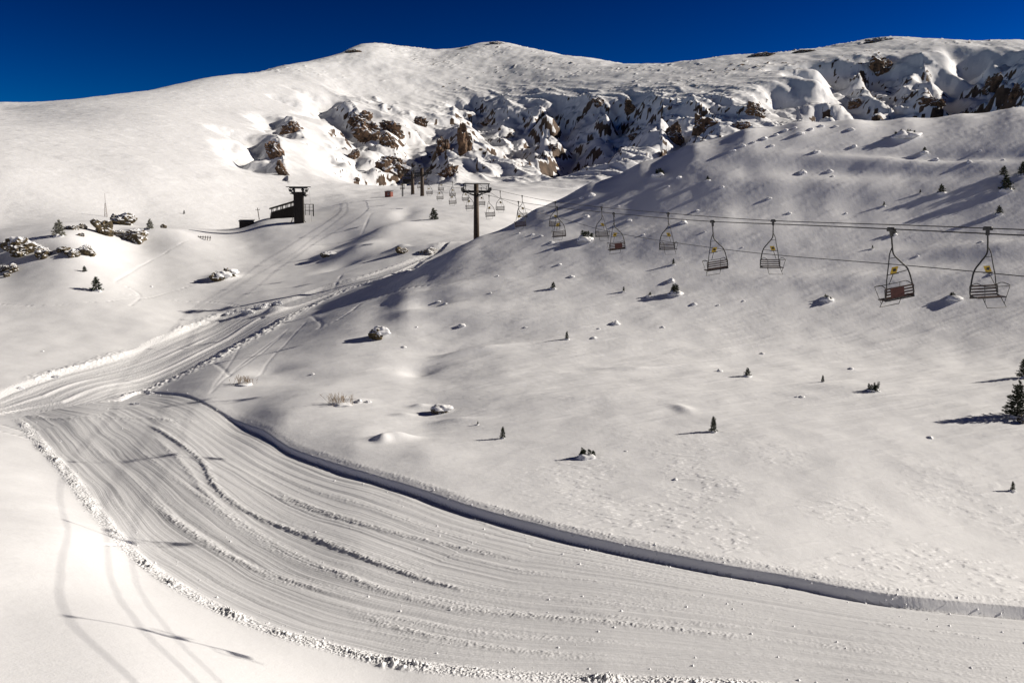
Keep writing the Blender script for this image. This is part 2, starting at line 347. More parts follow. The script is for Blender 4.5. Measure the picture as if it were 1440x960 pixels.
d1 = .10 * pn(t * 9 + .3 * pn(s / 12, t, 83), s / 30, 82) + .06 * pn(t * 22, s / 25, 84) + .04 * clod * sst(0, .4, pn(t * 6, s / 9, 85))
d1 += .30 * np.exp(-((t - .62 - .1 * pn(s / 30, s * 0, 86)) / .03) ** 2) + .25 * np.exp(-((t - .35 - .1 * pn(s / 30, s * 0, 87)) / .025) ** 2) * sst(0, .4, pn(s / 20, s * 0, 88))
d1 = d1 * .55 - .28
dd = np.where(inp, d1 * sst(0, 1.2, np.minimum(dU, dL)), 0)
wr = (np.exp(-(dU / .9) ** 2) * sst(-.1, .2, pn(s / 14, s * 0, 89) + .15) * .8 + np.exp(-((dL - .4) / .9) ** 2)) * (.22 + .75 * clod)
dd += wr * .30 * sst(150, 132, RR[S]) * ~MASK_RUN[S] * sst(0, 6, aU)
dZ[S] *= np.where(inp, .3, 1)
dZ[S] += dd
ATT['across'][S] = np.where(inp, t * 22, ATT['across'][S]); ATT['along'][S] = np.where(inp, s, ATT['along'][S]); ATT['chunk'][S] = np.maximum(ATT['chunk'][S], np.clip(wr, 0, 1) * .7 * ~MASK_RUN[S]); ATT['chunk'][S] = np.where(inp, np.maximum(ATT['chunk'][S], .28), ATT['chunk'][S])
# dark wind scoop and drift humps on the left part of the hill
def bump(px, py, w, d, h, ang=0):
    """swell (h>0) or hollow (h<0) of half-width w across and d along the view"""
    global dZ
    c = hit(px, py, BZ); m = max(w, d) * 3; r_ = math.hypot(c[0], c[1])
    S = region(max(16, r_ - m), r_ + m, math.degrees(math.atan2(c[0], c[1]) - m / r_), math.degrees(math.atan2(c[0], c[1]) + m / r_))
    ax = X[S] - c[0]; ay = Y[S] - c[1]; ca, sa = math.cos(R(ang)), math.sin(R(ang))
    u = (ax * ca + ay * sa) / w; v = (-ax * sa + ay * ca) / d
    dZ[S] += h * np.exp(-(u * u + v * v))
for b in [(587, 522, 1.5, 1.6, -.5, 0), (700, 470, 5, 3, -.5, 0), (620, 440, 4, 2, .6, 0), (600, 432, 3, 1.5, -.4, 0), (668, 492, 3, .8, .4, 10), (640, 490, 2, .7, -.3, 0), (625, 410, 4, 1.5, .5, 0), (555, 616, 1.3, .7, .5, 10), (538, 620, .5, .5, .3, 0),
          (640, 592, 1.4, .5, .25, 0), (567, 583, .8, .4, .2, 0), (590, 571, .7, .4, .25, 0), (500, 563, 1, .4, .2, 0), (960, 575, .6, 1.2, .2, 20), (820, 560, 6, 3, .3, 0), (1200, 545, 3, 2, .25, 0), (1150, 520, 8, .8, .15, 8), (880, 518, 2, .4, .2, 0), (425, 348, 5, 6, .4, 0), (380, 520, 2, 1.6, -.35, 0), (430, 530, 3, 1.5, -.3, 0),
          (210, 335, 5, 4, 1.5, 0), (490, 330, 8, 5, -1.2, 30), (560, 322, 6, 4, 1.2, 30), (505, 352, 4, 3, 1.0, 30), (480, 372, 3, 2, -.6, 30), (570, 300, 2, 6, -.5, 0), (660, 350, 5, 3, .4, 0),
          (30, 350, 7, 5, 1.1, 0), (165, 322, 8, 5, 1.2, 0), (108, 356, 4, 3, .6, 0), (16, 378, 4, 3, .5, 0), (313, 390, 2.4, 2, .7, 0), (458, 360, 2, 2, .6, 0), (385, 436, 1.5, 1, .8, 20), (345, 440, 2, .7, .4, 20), (600, 352, 6, 1.6, .9, 0), (565, 352, 1.8, 1.4, .8, 0),
          (1270, 230, 14, .9, .35, -14), (1350, 222, 12, .8, -.3, -14), (1130, 262, 12, 1.2, .3, -10), (1180, 240, 9, 1, -.3, -10), (1230, 395, 14, 1.4, .35, -8), (1380, 350, 10, 1, .4, -8), (1000, 330, 14, 2, .4, -6), (930, 300, 9, 1.6, -.4, -6)]:
    bump(*b)
# foot tracks over the left field and the hill
def tracks(pts, w=.2, d=.05, step=.8):
    pl = sm_poly(trace(pts)); r_ = np.hypot(pl[:, 0], pl[:, 1])
    S = region(r_.min() - 3, r_.max() + 3); x, y = X[S], Y[S]
    dd_, _, ar, _ = dist_poly(x, y, pl)
    dZ[S] -= d * np.exp(-(dd_ / w) ** 2) * (.55 + .9 * np.maximum(0, np.sin(ar / step * 6.28)))
for tr in [[(268, 338), (240, 352), (205, 370), (180, 385), (162, 396), (175, 401), (190, 408), (197, 417), (184, 430)], [(0, 427), (60, 430), (140, 425), (185, 420), (215, 417), (240, 410), (272, 401)], [(197, 418), (240, 421), (300, 424), (345, 431)], [(148, 407), (175, 412), (197, 416)],
           [(437, 443), (452, 455), (447, 462)], [(447, 462), (470, 452), (490, 440), (512, 425), (540, 415), (600, 402)], [(300, 510), (322, 528)], [(0, 597), (30, 606), (45, 612)], [(0, 607), (25, 612), (45, 618)], [(480, 387), (472, 398), (468, 404)], [(508, 322), (516, 310), (522, 300)]]:
    tracks(tr)
for tr in [[(340, 482), (318, 520), (296, 553)], [(395, 470), (350, 505), (300, 550)], [(430, 452), (395, 490), (360, 530)], [(405, 462), (370, 495), (320, 530)]]:
    tracks(tr, .15, .045, 1e9)
tracks([(145, 765), (160, 766), (176, 767)], .12, .08, .5)
tracks([(534, 937), (556, 938), (574, 942)], .15, -.1, .4)
# ---- the mountain
S = region(228, 1500, -61, 61); x, y, r = X[S], Y[S], RR[S]; th = T2[S]; e = E0[S]
pxx = 720 + FPX * np.tan(th)
mount = sst(235, 330, r)
band = sst(.02, .05, e) * sst(.135, .105, e + .00003 * (pxx - 900) * 0) * sst(430, 500, pxx)
band = np.maximum(band, sst(.05, .075, e) * sst(.155, .13, e) * sst(1120, 1200, pxx))
upper = sst(.11, .14, e)
du = x * .55 - y * .83; dv = x * .83 + y * .55
w1 = 14 * pn(x / 90, y / 90, 131); w2 = 14 * pn(x / 90, y / 90, 132)
spur = rfbm((dv + w1) / 62, (du + w2) / 190, 2, 140, .45)
crag = rfbm((dv + w1 * .6) / 26, (du + w2) / 44, 4, 150, .55)
dz = mount * (2.2 * fbm(x / 120, y / 120, 2, 120) + sst(350, 520, pxx) * .5 * fbm(x / 18, y / 26, 3, 125))
gate = sst(-.15, .3, pn(x / 55, y / 55, 133)); dz += band * mount * sst(560, 700, pxx) * 1.7 * (rfbm((dv + w1 * .3) / 12, (du + w2 * .3) / 40, 3, 155, .5) - .8); dz += band * mount * ((4.5 - 2.8 * sst(620, 760, pxx)) * (spur - .75) + (.35 + 1.25 * gate * sst(760, 600, pxx)) * (crag - .8))
dz += upper * (.7 * fbm(x / 30, y / 30, 3, 160) + 1.3 * np.maximum(0, rfbm(x / 14, y / 20, 3, 165) - 1.05) * sst(-.2, .4, pn(x / 70, y / 70, 166)))
lf = sst(480, 380, pxx)
dz += lf * mount * (.28 * np.maximum(0, fbm(x / 12, y / 7, 3, 170)))
def spurline(pts, A_, wr_, wl_, bowl=0, bw=14):
    global dz
    pl = sm_poly(trace(pts)); d_, sd_, ar, tot = dist_poly(x, y, pl); A_ = A_ * (.75 + .6 * pn(ar / 16, ar * 0 + pts[0][0], 182)); bw *= 1.25
    d_ = d_ * (1 + .5 * pn(x / 22, y / 22, 183)) + 2.5 * pn(x / 9, y / 9, 180) + 1.2 * pn(x / 4, y / 4, 181); d_ = np.maximum(d_, 0)
    tp = sst(0, 10, ar) * sst(tot, tot - 14, ar); ends = np.exp(-np.maximum(0, np.hypot(x - pl[0, 0], y - pl[0, 1]) * 0))
    right = sd_ > 0   # travelling down to the viewer, left of travel is the sunny side of the picture
    tp2 = sst(0, 30, ar) * sst(tot + 8, tot - 22, ar); dz += A_ * .55 * tp2 * np.where(right, np.exp(-d_ / wr_), np.exp(-(d_ / wl_) ** 1.5)) - np.where(right, 0, (bowl + 3) * tp2 * np.exp(-((d_ - bw) / (bw * .6)) ** 2))
for sp_ in [([(498, 140), (492, 150), (510, 165), (535, 182), (560, 205)], 9, 22, 6, 5), ([(402, 160), (412, 172), (422, 186), (430, 198)], 6, 9, 4, 2, 9), ([(372, 190), (388, 200), (396, 225), (402, 245)], 7, 9, 4, 3, 9), ([(525, 200), (545, 215), (568, 236), (580, 252)], 9, 14, 5, 5),
            ([(612, 190), (620, 212), (630, 236), (642, 255)], 13, 16, 5, 8, 16), ([(642, 172), (652, 192), (662, 214), (668, 230)], 11, 14, 5, 6), ([(700, 128), (712, 150), (722, 176), (760, 205)], 7, 20, 6, 5), ([(758, 140), (766, 165), (774, 192), (782, 212)], 9, 16, 5, 8),
            ([(815, 130), (842, 146), (856, 170), (866, 192), (874, 218)], 15, 22, 6, 14, 18), ([(903, 126), (930, 148), (928, 172), (930, 200)], 15, 20, 6, 14, 18), ([(960, 142), (985, 158), (1010, 176), (1030, 190)], 10, 16, 5, 6), ([(1040, 138), (1066, 152), (1090, 170)], 9, 14, 5, 6),
            ([(1110, 118), (1140, 142), (1170, 162)], 7, 14, 5, 5), ([(1150, 110), (1190, 138), (1225, 160)], 9, 16, 5, 8, 14), ([(1215, 80), (1240, 104), (1265, 128), (1290, 152)], 13, 18, 6, 12, 18), ([(1290, 72), (1318, 96), (1340, 125), (1362, 156)], 16, 20, 6, 16, 20), ([(1362, 68), (1390, 90), (1410, 120), (1430, 150)], 14, 18, 6, 14, 18), ([(1440, 62), (1470, 90), (1500, 130)], 14, 18, 6, 16, 22)]:
    spurline(sp_[0], sp_[1] * (.8 if sp_[0][0][0] < 690 else .42), *sp_[2:])
dZ[S] += dz
Z = BZ + dZ
# steep rock shows through the snow
dZr = (Z[2:, 1:-1] - Z[:-2, 1:-1]) / (RR[2:, 1:-1] - RR[:-2, 1:-1]); dZt = (Z[1:-1, 2:] - Z[1:-1, :-2]) / (RR[1:-1, 1:-1] * (T2[1:-1, 2:] - T2[1:-1, :-2]))
slope = np.zeros_like(Z); slope[1:-1, 1:-1] = np.hypot(dZr, dZt)
rn = fbm(x / 5, y / 5, 4, 190, .65); rk = sst(1.02, 1.14, slope[S] + .6 * rn - .2 * (1 - gate) - .2 - .1 * sst(650, 800, pxx) + .4 * sst(700, 640, pxx) * sst(.2, .5, fbm(x / 3.5, y / 3.5, 3, 197, .6))) * mount * np.maximum(band, upper * .5)
speck = sst(.42, .6, fbm(x / 5, y / 5, 2, 198)) * sst(-.05, .25, pn(x / 60, y / 60, 199)) * mount * sst(.10, .125, e) * sst(480, 560, pxx)
rk = np.maximum(rk, speck * .8)
ATT['rock'][S] = rk
dZ2 = rk * 1.3 * np.abs(fbm(x / 3.2, y / 3.2, 2, 195)); Z[S] += dZ2

# ---------------------------------------------------------------- materials
def newmat(name):
    m = bpy.data.materials.new(name); m.use_nodes = True; return m, m.node_tree, m.node_tree.nodes['Principled BSDF']
def nd(nt, t, **k):
    n = nt.nodes.new(t)
    for a, b in k.items(): setattr(n, a, b)
    return n
def simple(name, col, rough=.6, metal=0, var=.25, scale=8):
    m, nt, b = newmat(name); tc = nd(nt, 'ShaderNodeTexCoord'); nz = nd(nt, 'ShaderNodeTexNoise'); nz.inputs['Scale'].default_value = scale; nz.inputs['Detail'].default_value = 5
    nt.links.new(tc.outputs['Object'], nz.inputs['Vector']); r = nd(nt, 'ShaderNodeValToRGB')
    r.color_ramp.elements[0].position = .3; r.color_ramp.elements[1].position = .7
    r.color_ramp.elements[0].color = (*[c * (1 - var) for c in col], 1); r.color_ramp.elements[1].color = (*[min(1, c * (1 + var)) for c in col], 1)
    nt.links.new(nz.outputs['Fac'], r.inputs[0]); nt.links.new(r.outputs[0], b.inputs['Base Color']); b.inputs['Roughness'].default_value = rough; b.inputs['Metallic'].default_value = metal
    return m
SNOW = (.75, .76, .78)
def bumpnode(nt, height, strength, dist, prev=None):
    b = nd(nt, 'ShaderNodeBump'); b.inputs['Strength'].default_value = strength; b.inputs['Distance'].default_value = dist
    nt.links.new(height, b.inputs['Height'])
    if prev: nt.links.new(prev.outputs[0], b.inputs['Normal'])
    return b
def snow_mat(name, rock=False, groomed=False):
    m, nt, b = newmat(name); g = nd(nt, 'ShaderNodeNewGeometry'); L = nt.links.new
    n1 = nd(nt, 'ShaderNodeTexNoise'); n1.inputs['Scale'].default_value = .12 if rock else 2.2; n1.inputs['Detail'].default_value = 7; n1.inputs['Roughness'].default_value = .6
    L(g.outputs['Position'], n1.inputs['Vector'])
    b.inputs['Base Color'].default_value = (*SNOW, 1); b.inputs['Roughness'].default_value = .75 if not groomed else .6; b.inputs['Specular IOR Level'].default_value = .25
    bp = bumpnode(nt, n1.outputs['Fac'], .6, .7 if rock else .035)
    n2 = nd(nt, 'ShaderNodeTexNoise'); n2.inputs['Scale'].default_value = .7 if rock else 14; n2.inputs['Detail'].default_value = 4; L(g.outputs['Position'], n2.inputs['Vector'])
    bp = bumpnode(nt, n2.outputs['Fac'], .5, .09 if rock else .014, bp)
    if groomed:
        a1 = nd(nt, 'ShaderNodeAttribute', attribute_name='across'); a2 = nd(nt, 'ShaderNodeAttribute', attribute_name='along')
        for su, ss, dist, dt in ((2.2, .04, .045, 6), (9, .07, .02, 3)):
            m1 = nd(nt, 'ShaderNodeMath', operation='MULTIPLY'); m1.inputs[1].default_value = su; L(a1.outputs['Fac'], m1.inputs[0])
            m2 = nd(nt, 'ShaderNodeMath', operation='MULTIPLY'); m2.inputs[1].default_value = ss; L(a2.outputs['Fac'], m2.inputs[0])
            c = nd(nt, 'ShaderNodeCombineXYZ'); L(m1.outputs[0], c.inputs[0]); L(m2.outputs[0], c.inputs[1])
            nn = nd(nt, 'ShaderNodeTexNoise'); nn.inputs['Scale'].default_value = 1; nn.inputs['Detail'].default_value = dt; L(c.outputs[0], nn.inputs['Vector'])
            bp = bumpnode(nt, nn.outputs['Fac'], .8, dist, bp)
        ch = nd(nt, 'ShaderNodeAttribute', attribute_name='chunk'); n3 = nd(nt, 'ShaderNodeTexVoronoi'); n3.inputs['Scale'].default_value = 7; L(g.outputs['Position'], n3.inputs['Vector'])
        mm = nd(nt, 'ShaderNodeMath', operation='MULTIPLY'); L(ch.outputs['Fac'], mm.inputs[0]); L(n3.outputs['Distance'], mm.inputs[1])
        bp = bumpnode(nt, mm.outputs[0], .9, .12, bp)
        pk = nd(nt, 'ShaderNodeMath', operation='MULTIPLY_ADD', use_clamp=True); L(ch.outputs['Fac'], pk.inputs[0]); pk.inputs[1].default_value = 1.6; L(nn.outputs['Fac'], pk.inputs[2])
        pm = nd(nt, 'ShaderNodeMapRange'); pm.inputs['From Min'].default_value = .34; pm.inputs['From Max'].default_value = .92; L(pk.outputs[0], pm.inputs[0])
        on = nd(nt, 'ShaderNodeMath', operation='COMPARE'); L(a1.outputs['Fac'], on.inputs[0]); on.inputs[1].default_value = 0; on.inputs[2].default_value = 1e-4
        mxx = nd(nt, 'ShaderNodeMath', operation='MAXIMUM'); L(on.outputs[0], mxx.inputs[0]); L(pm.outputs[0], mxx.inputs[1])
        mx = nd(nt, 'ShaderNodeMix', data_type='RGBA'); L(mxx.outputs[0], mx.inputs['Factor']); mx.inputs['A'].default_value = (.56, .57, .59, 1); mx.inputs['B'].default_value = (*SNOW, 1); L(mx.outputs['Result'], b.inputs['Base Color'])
    if rock:
        at = nd(nt, 'ShaderNodeAttribute', attribute_name='rock')
        nr = nd(nt, 'ShaderNodeTexNoise'); nr.inputs['Scale'].default_value = .2855; nr.inputs['Detail'].default_value = 8; nr.inputs['Roughness'].default_value = .7; L(g.outputs['Position'], nr.inputs['Vector'])
        cr = nd(nt, 'ShaderNodeValToRGB'); cr.color_ramp.elements[0].position = .35; cr.color_ramp.elements[1].position = .65
        cr.color_ramp.elements[0].color = (.035, .025, .018, 1); cr.color_ramp.elements[1].color = (.125, .082, .055, 1); L(nr.outputs['Fac'], cr.inputs[0])
        ma = nd(nt, 'ShaderNodeMath', operation='ADD'); L(at.outputs['Fac'], ma.inputs[0]); L(nr.outputs['Fac'], ma.inputs[1])
        rr = nd(nt, 'ShaderNodeMapRange'); rr.inputs['From Min'].default_value = 1.02; rr.inputs['From Max'].default_value = 1.14; L(ma.outputs[0], rr.inputs[0])
        mx = nd(nt, 'ShaderNodeMix', data_type='RGBA'); L(rr.outputs[0], mx.inputs['Factor']); mx.inputs['A'].default_value = (*SNOW, 1); L(cr.outputs[0], mx.inputs['B']); L(mx.outputs['Result'], b.inputs['Base Color'])
    L(bp.outputs[0], b.inputs['Normal'])
    return m
def crag_mat(name, dark, light, thr=.62, sc=1.0):
    """rock with snow lying on what faces up"""
    m, nt, b = newmat(name); L = nt.links.new; g = nd(nt, 'ShaderNodeNewGeometry'); tc = nd(nt, 'ShaderNodeTexCoord')
    nr = nd(nt, 'ShaderNodeTexNoise'); nr.inputs['Scale'].default_value = 1.6 * sc; nr.inputs['Detail'].default_value = 9; nr.inputs['Roughness'].default_value = .68; L(g.outputs['Position'], nr.inputs['Vector'])
    cr = nd(nt, 'ShaderNodeValToRGB'); cr.color_ramp.elements[0].position = .38; cr.color_ramp.elements[1].position = .66; cr.color_ramp.elements[0].color = (*dark, 1); cr.color_ramp.elements[1].color = (*light, 1); L(nr.outputs['Fac'], cr.inputs[0])
    sx = nd(nt, 'ShaderNodeSeparateXYZ'); L(g.outputs['Normal'], sx.inputs[0])
    n2 = nd(nt, 'ShaderNodeTexNoise'); n2.inputs['Scale'].default_value = 1.1 * sc; n2.inputs['Detail'].default_value = 6; L(g.outputs['Position'], n2.inputs['Vector'])
    a = nd(nt, 'ShaderNodeMath', operation='MULTIPLY_ADD'); L(n2.outputs['Fac'], a.inputs[0]); a.inputs[1].default_value = .9; L(sx.outputs['Z'], a.inputs[2])
    rr = nd(nt, 'ShaderNodeMapRange'); rr.inputs['From Min'].default_value = thr + .42; rr.inputs['From Max'].default_value = thr + .5; L(a.outputs[0], rr.inputs[0])
    mx = nd(nt, 'ShaderNodeMix', data_type='RGBA'); L(rr.outputs[0], mx.inputs['Factor']); L(cr.outputs[0], mx.inputs['A']); mx.inputs['B'].default_value = (*SNOW, 1); L(mx.outputs['Result'], b.inputs['Base Color'])
    bp = bumpnode(nt, nr.outputs['Fac'], .9, .25 / sc); L(bp.outputs[0], b.inputs['Normal']); b.inputs['Roughness'].default_value = .85
    return m
M_SNOW = snow_mat('snow'); M_GROOM = snow_mat('groomed_snow', groomed=True); M_MOUNT = snow_mat('mountain_snow_and_rock', rock=True)
M_STEEL = simple('dark_painted_steel', (.035, .035, .035), .55, .4, .4, 6)
M_RUST = simple('weathered_steel_pole', (.07, .05, .035), .7, .3, .5, 3)
M_CABLE = simple('steel_rope', (.02, .02, .022), .5, .5, .2, 10)
M_WOOD = simple('dark_slats', (.055, .028, .02), .7, 0, .4, 14)
M_YEL = simple('yellow_plate', (.62, .42, .04), .5, 0, .08, 5)
M_BLACK = simple('black_print', (.02, .02, .02), .6, 0, .1, 5)
M_TIMBER = simple('silhouette_timber', (.02, .016, .013), .85, 0, .5, 5)  # near-black: the station's backlit silhouette is put into the timber colour
M_REDWALL = simple('red_board_wall', (.16, .045, .03), .8, 0, .3, 4)
M_NEEDLE = simple('pine_needles', (.02, .032, .013), .8, 0, .5, 6)
M_NEEDLE2 = simple('frosted_needles', (.22, .22, .18), .85, 0, .6, 5)
M_BARK = simple('bark', (.06, .042, .03), .9, 0, .4, 12)
M_DRY = simple('dry_twigs', (.22, .15, .08), .85, 0, .4, 9)
M_LATT = simple('galvanised_lattice', (.2, .17, .15), .6, .4, .3, 6)
M_CRAG = crag_mat('brown_cliff_rock', (.024, .015, .010), (.23, .135, .075), .44, .3)
M_BOULD = crag_mat('lichen_boulder_rock', (.016, .013, .008), (.15, .11, .05), .50, .8)

# ---------------------------------------------------------------- the ground as meshes cut along the run, the path and the foot of the mountain
VX = np.stack([X, Y, Z], -1).astype(np.float32).reshape(-1, 3)
gx = np.gradient(VX.reshape(NR, NC, 3), axis=1); gy = np.gradient(VX.reshape(NR, NC, 3), axis=0)
NRM = np.cross(gx, gy).reshape(-1, 3); NRM /= np.linalg.norm(NRM, axis=1, keepdims=True) + 1e-12
idx = np.arange(NR * NC).reshape(NR, NC)
quad = np.stack([idx[:-1, :-1], idx[:-1, 1:], idx[1:, 1:], idx[1:, :-1]], -1).reshape(-1, 4)
cc = lambda a: a[:-1, :-1].reshape(-1)
fr, ft = cc(RR), cc(T2)
mrun, mpath = cc(MASK_RUN), cc(MASK_PATH)
# right hand edge of the left field: low side of the path, then behind the hill
pr = np.hypot(PL[:, 0], PL[:, 1]); pt = np.arctan2(PL[:, 0], PL[:, 1]); o_ = np.argsort(pr)
tl = np.interp(fr, np.concatenate([pr[o_], [175, 240]]), np.concatenate([pt[o_], [.0, .06]]))
ur = np.hypot(UP[:, 0], UP[:, 1]); ut = np.arctan2(UP[:, 0], UP[:, 1]); o2 = np.argsort(ut); rU = np.interp(ft, ut[o2], ur[o2])
mmount = (fr > 234) & ~mrun & ~mpath
mhill = ~mmount & ~mrun & ~mpath & (((ft > tl) & (fr > 86)) | ((fr > rU) & (ft > ut.min()) & (fr <= 86)))
pl0 = LO[0]; mbank = ~mmount & ~mrun & ~mpath & ~mhill & ((fr < np.hypot(*pl0) + 2) )
mfield = ~(mmount | mrun | mpath | mhill | mbank)
def ground_mesh(name, mask, mat, label):
    q = quad[mask]; used, inv = np.unique(q, return_inverse=True); q = inv.reshape(-1, 4)
    me = bpy.data.meshes.new(name); me.vertices.add(len(used)); me.vertices.foreach_set('co', VX[used].ravel())
    me.loops.add(q.size); me.loops.foreach_set('vertex_index', q.ravel().astype(np.int32)); me.polygons.add(len(q))
    me.polygons.foreach_set('loop_start', np.arange(0, q.size, 4, dtype=np.int32)); me.polygons.foreach_set('use_smooth', np.ones(len(q), bool))
    for k in ATT:
        if k == 'rock' and name != 'mountain': continue
        if k != 'rock' and name in ('mountain', 'snow_field', 'snow_hill'): continue
        a = me.attributes.new(k, 'FLOAT', 'POINT'); a.data.foreach_set('value', ATT[k].ravel()[used])
    me.update(); me.materials.append(mat)
    me.normals_split_custom_set_from_vertices(NRM[used].tolist())
    o = link(name, me); tag(o, kind='structure', label=label); return o
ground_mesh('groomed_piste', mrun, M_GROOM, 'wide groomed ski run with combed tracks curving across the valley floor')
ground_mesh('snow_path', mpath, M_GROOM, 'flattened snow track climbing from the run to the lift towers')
ground_mesh('snow_hill', mhill, M_SNOW, 'shaded snow hill on the right dotted with small pines')
ground_mesh('snow_bank', mbank, M_GROOM, 'smooth sunlit snow bank in the lower left')
ground_mesh('snow_field', mfield, M_SNOW, 'open snow field and knoll beyond the track')
ground_mesh('mountain', mmount, M_MOUNT, 'snow mountain with brown cliffs under a blue sky')

# ================================================================ things
ZF = Z
def at(px, py): return Vector(hit(px, py, ZF))
def onground(x, y): return Vector((x, y, ground(x, y, ZF)))
# ---------------------------------------------------------------- the chairlift: two ropes, a signal cable, three towers
YZ_A = [(-70, -2.2), (0, -1.0), (35, -.53), (53, -.36), (70, .08), (88, .66), (105, 1.37), (122, 2.35), (140, 3.45), (155, 4.1), (175, 5.3), (195, 6.9), (214, 8.9), (236, 9.2), (250, 7.6)]
def line_x(y): return 13.25 - 0.191 * (y - 35)
GAUGE = 3.7
ca_, sa_ = math.cos(math.atan(0.191)), math.sin(math.atan(0.191))
def rope(y, side):                       # side 0: left rope, 1: right rope
    z = float(np.interp(y, [a for a, _ in YZ_A], [b for _, b in YZ_A]))
    return Vector((line_x(y) + side * GAUGE * ca_, y + side * GAUGE * sa_, z + (.02 if side else 0)))
LINE_RZ = math.atan(0.191)
def rope_obj(side, label, r=.022):
    pts = smoothpath([rope(y, side) for y, _ in YZ_A], 8)
    m = MB(); m.tube(pts, r, 6); return tag(m.build('haul_rope', M_CABLE), label, 'cable', 'haul ropes of the chairlift')
rope_obj(0, 'steel haul rope on the left side of the lift, carrying chairs with dark backs')
rope_obj(1, 'steel haul rope on the right side of the lift, carrying chairs that face the viewer')
def sig(y):
    z = float(np.interp(y, [-70, 0, 35, 53, 75, 105, 125, 140, 175, 214, 236], [-3.4, -2.2, -1.95, -1.97, -1.45, .3, 2.0, 4.1, 5.2, 9.6, 9.9]))
    return Vector((line_x(y) + .62 * GAUGE * ca_, y + .62 * GAUGE * sa_, z))
m = MB(); m.tube(smoothpath([sig(y) for y in (-70, -35, 0, 18, 35, 53, 75, 90, 105, 125, 140)], 8), .017, 6); m.tube(smoothpath([sig(y) for y in (140, 158, 175, 195, 214, 236)], 6), .017, 6)
tag(m.build('signal_cable', M_CABLE), 'thin signal cable sagging below the two haul ropes', 'cable')
def chair_root():
    r = empty('lift_chair', (0, 0, 0))
    g = MB(); g.box((0, 0, .0), (.10, .42, .09)); g.cyl((0, -.2, .05), (0, .2, .05), .045, 8); g.box((0, 0, -.12), (.08, .12, .2)); g.build('grip', M_STEEL, r)
    h = MB(); h.tube(smoothpath([(0, 0, -.1), (-.02, 0, -.5), (.0, 0, -.85), (.22, -.02, -1.15), (.45, -.04, -1.45), (.54, -.06, -1.85), (.56, -.08, -2.32), (.56, .30, -2.40)], 7), .031, 8); h.build('hanger', M_STEEL, r)
    h = MB(); h.tube(smoothpath([(0, 0, -.55), (-.16, 0, -.85), (-.24, 0, -1.2), (-.38, -.03, -1.7), (-.52, -.08, -2.32), (-.54, .30, -2.40)], 7), .020, 8); h.build('hanger_rod', M_STEEL, r)
    b = MB(); b.bar((-.36, 0, -1.55), (.44, 0, -1.5), .022); b.build('cross_brace', M_STEEL, r); b = MB(); b.bar((-.2, 0, -.98), (.08, 0, -.98), .02); b.build('cross_brace', M_STEEL, r)
    p = MB(); p.add([(-.22, -.02, -1.52), (.02, -.02, -1.52), (.12, -.02, -1.30), (-.12, -.02, -1.30), (-.22, .0, -1.52), (.02, .0, -1.52), (.12, .0, -1.30), (-.12, .0, -1.30)], [(0, 1, 2, 3), (7, 6, 5, 4), (0, 4, 5, 1), (1, 5, 6, 2), (2, 6, 7, 3), (3, 7, 4, 0)])
    pl = p.build('number_plate', M_YEL, r)
    q = MB(); q.box((-.05, -.028, -1.41), (.12, .008, .09)); q.box((-.05, .008, -1.41), (.12, .008, .09)); q.build('plate_print', M_BLACK, pl)
    f = MB()
    for sx in (-.54, .56): f.bar((sx, -.12, -2.02), (sx, -.07, -2.45), .035); f.bar((sx, -.10, -2.43), (sx, .36, -2.40), .035)
    f.bar((-.56, -.08, -2.44), (.58, -.08, -2.44), .04); f.bar((-.56, .36, -2.41), (.58, .36, -2.41), .035); f.build('seat_frame', M_STEEL, r)
    sl = MB(); sl.box((0, 0, 0), (1.14, .085, .03)); ms = sl.mesh('seat_slat', M_WOOD)
    for k in range(4): link('slat', ms, None, r, (.01, .0 + k * .105, -2.405))
    sl = MB(); sl.box((0, 0, 0), (1.1, .025, .052)); mb_ = sl.mesh('back_slat', M_WOOD)
    for k in range(4): link('slat', mb_, None, r, (.01, -.125 + k * .012, -2.02 - k * .105))
    sb = MB(); sb.tube(smoothpath([(-.5, -.1, -1.98), (-.5, .2, -1.9), (-.5, .62, -1.98), (-.2, .66, -1.99), (.3, .66, -1.99), (.5, .62, -1.98), (.5, .2, -1.9), (.5, -.1, -1.98)], 4), .014, 6)
    sb.bar((-.12, .3, -1.94), (-.1, .0, -1.55), .02); sb.bar((-.25, .0, -1.55), (.12, 0, -1.55), .018); sb.build('safety_bar', M_STEEL, r)
    fr = MB(); fr.tube([(-.36, .34, -2.42), (-.38, .62, -2.74), (.38, .62, -2.74), (.36, .34, -2.42)], .014, 6); fr.bar((-.5, .62, -1.98), (-.38, .5, -2.6), .018); fr.bar((.5, .62, -1.98), (.38, .5, -2.6), .018); fr.build('footrest', M_STEEL, r)
    return r
CH0 = chair_root(); used = [0]
pad = MB(); pad.box((0, 0, 0), (.52, .02, .34)); PAD = pad.mesh('back_pad', simple('red_brown_pad', (.07, .018, .014), .7, 0, .3, 9))
def put_chair(y, side, roll, label, panel=False):
    o = CH0 if used[0] == 0 else copy_tree(CH0); used[0] += 1
    o.location = rope(y, side) + Vector((0, 0, -.03)); o.rotation_mode = 'XYZ'
    o.rotation_euler = (0, -R(roll) if side == 0 else R(roll), LINE_RZ + (0 if side == 0 else math.pi))
    tag(o, label, 'chair', 'double chairs hanging on the lift ropes')
    return o
ordn = ['nearest', 'second nearest', 'third nearest', 'fourth nearest', 'fifth nearest', 'sixth nearest']
ya = [(35, 9.5), (51, 7.5), (68.2, 6.5), (84.5, 4.5), (101, 5), (118.6, 3.5)]; yb = [(34.9, 2), (51.8, -1), (67.7, .5), (83.9, 2), (100.6, -.5), (117.2, 1)]
pads = []
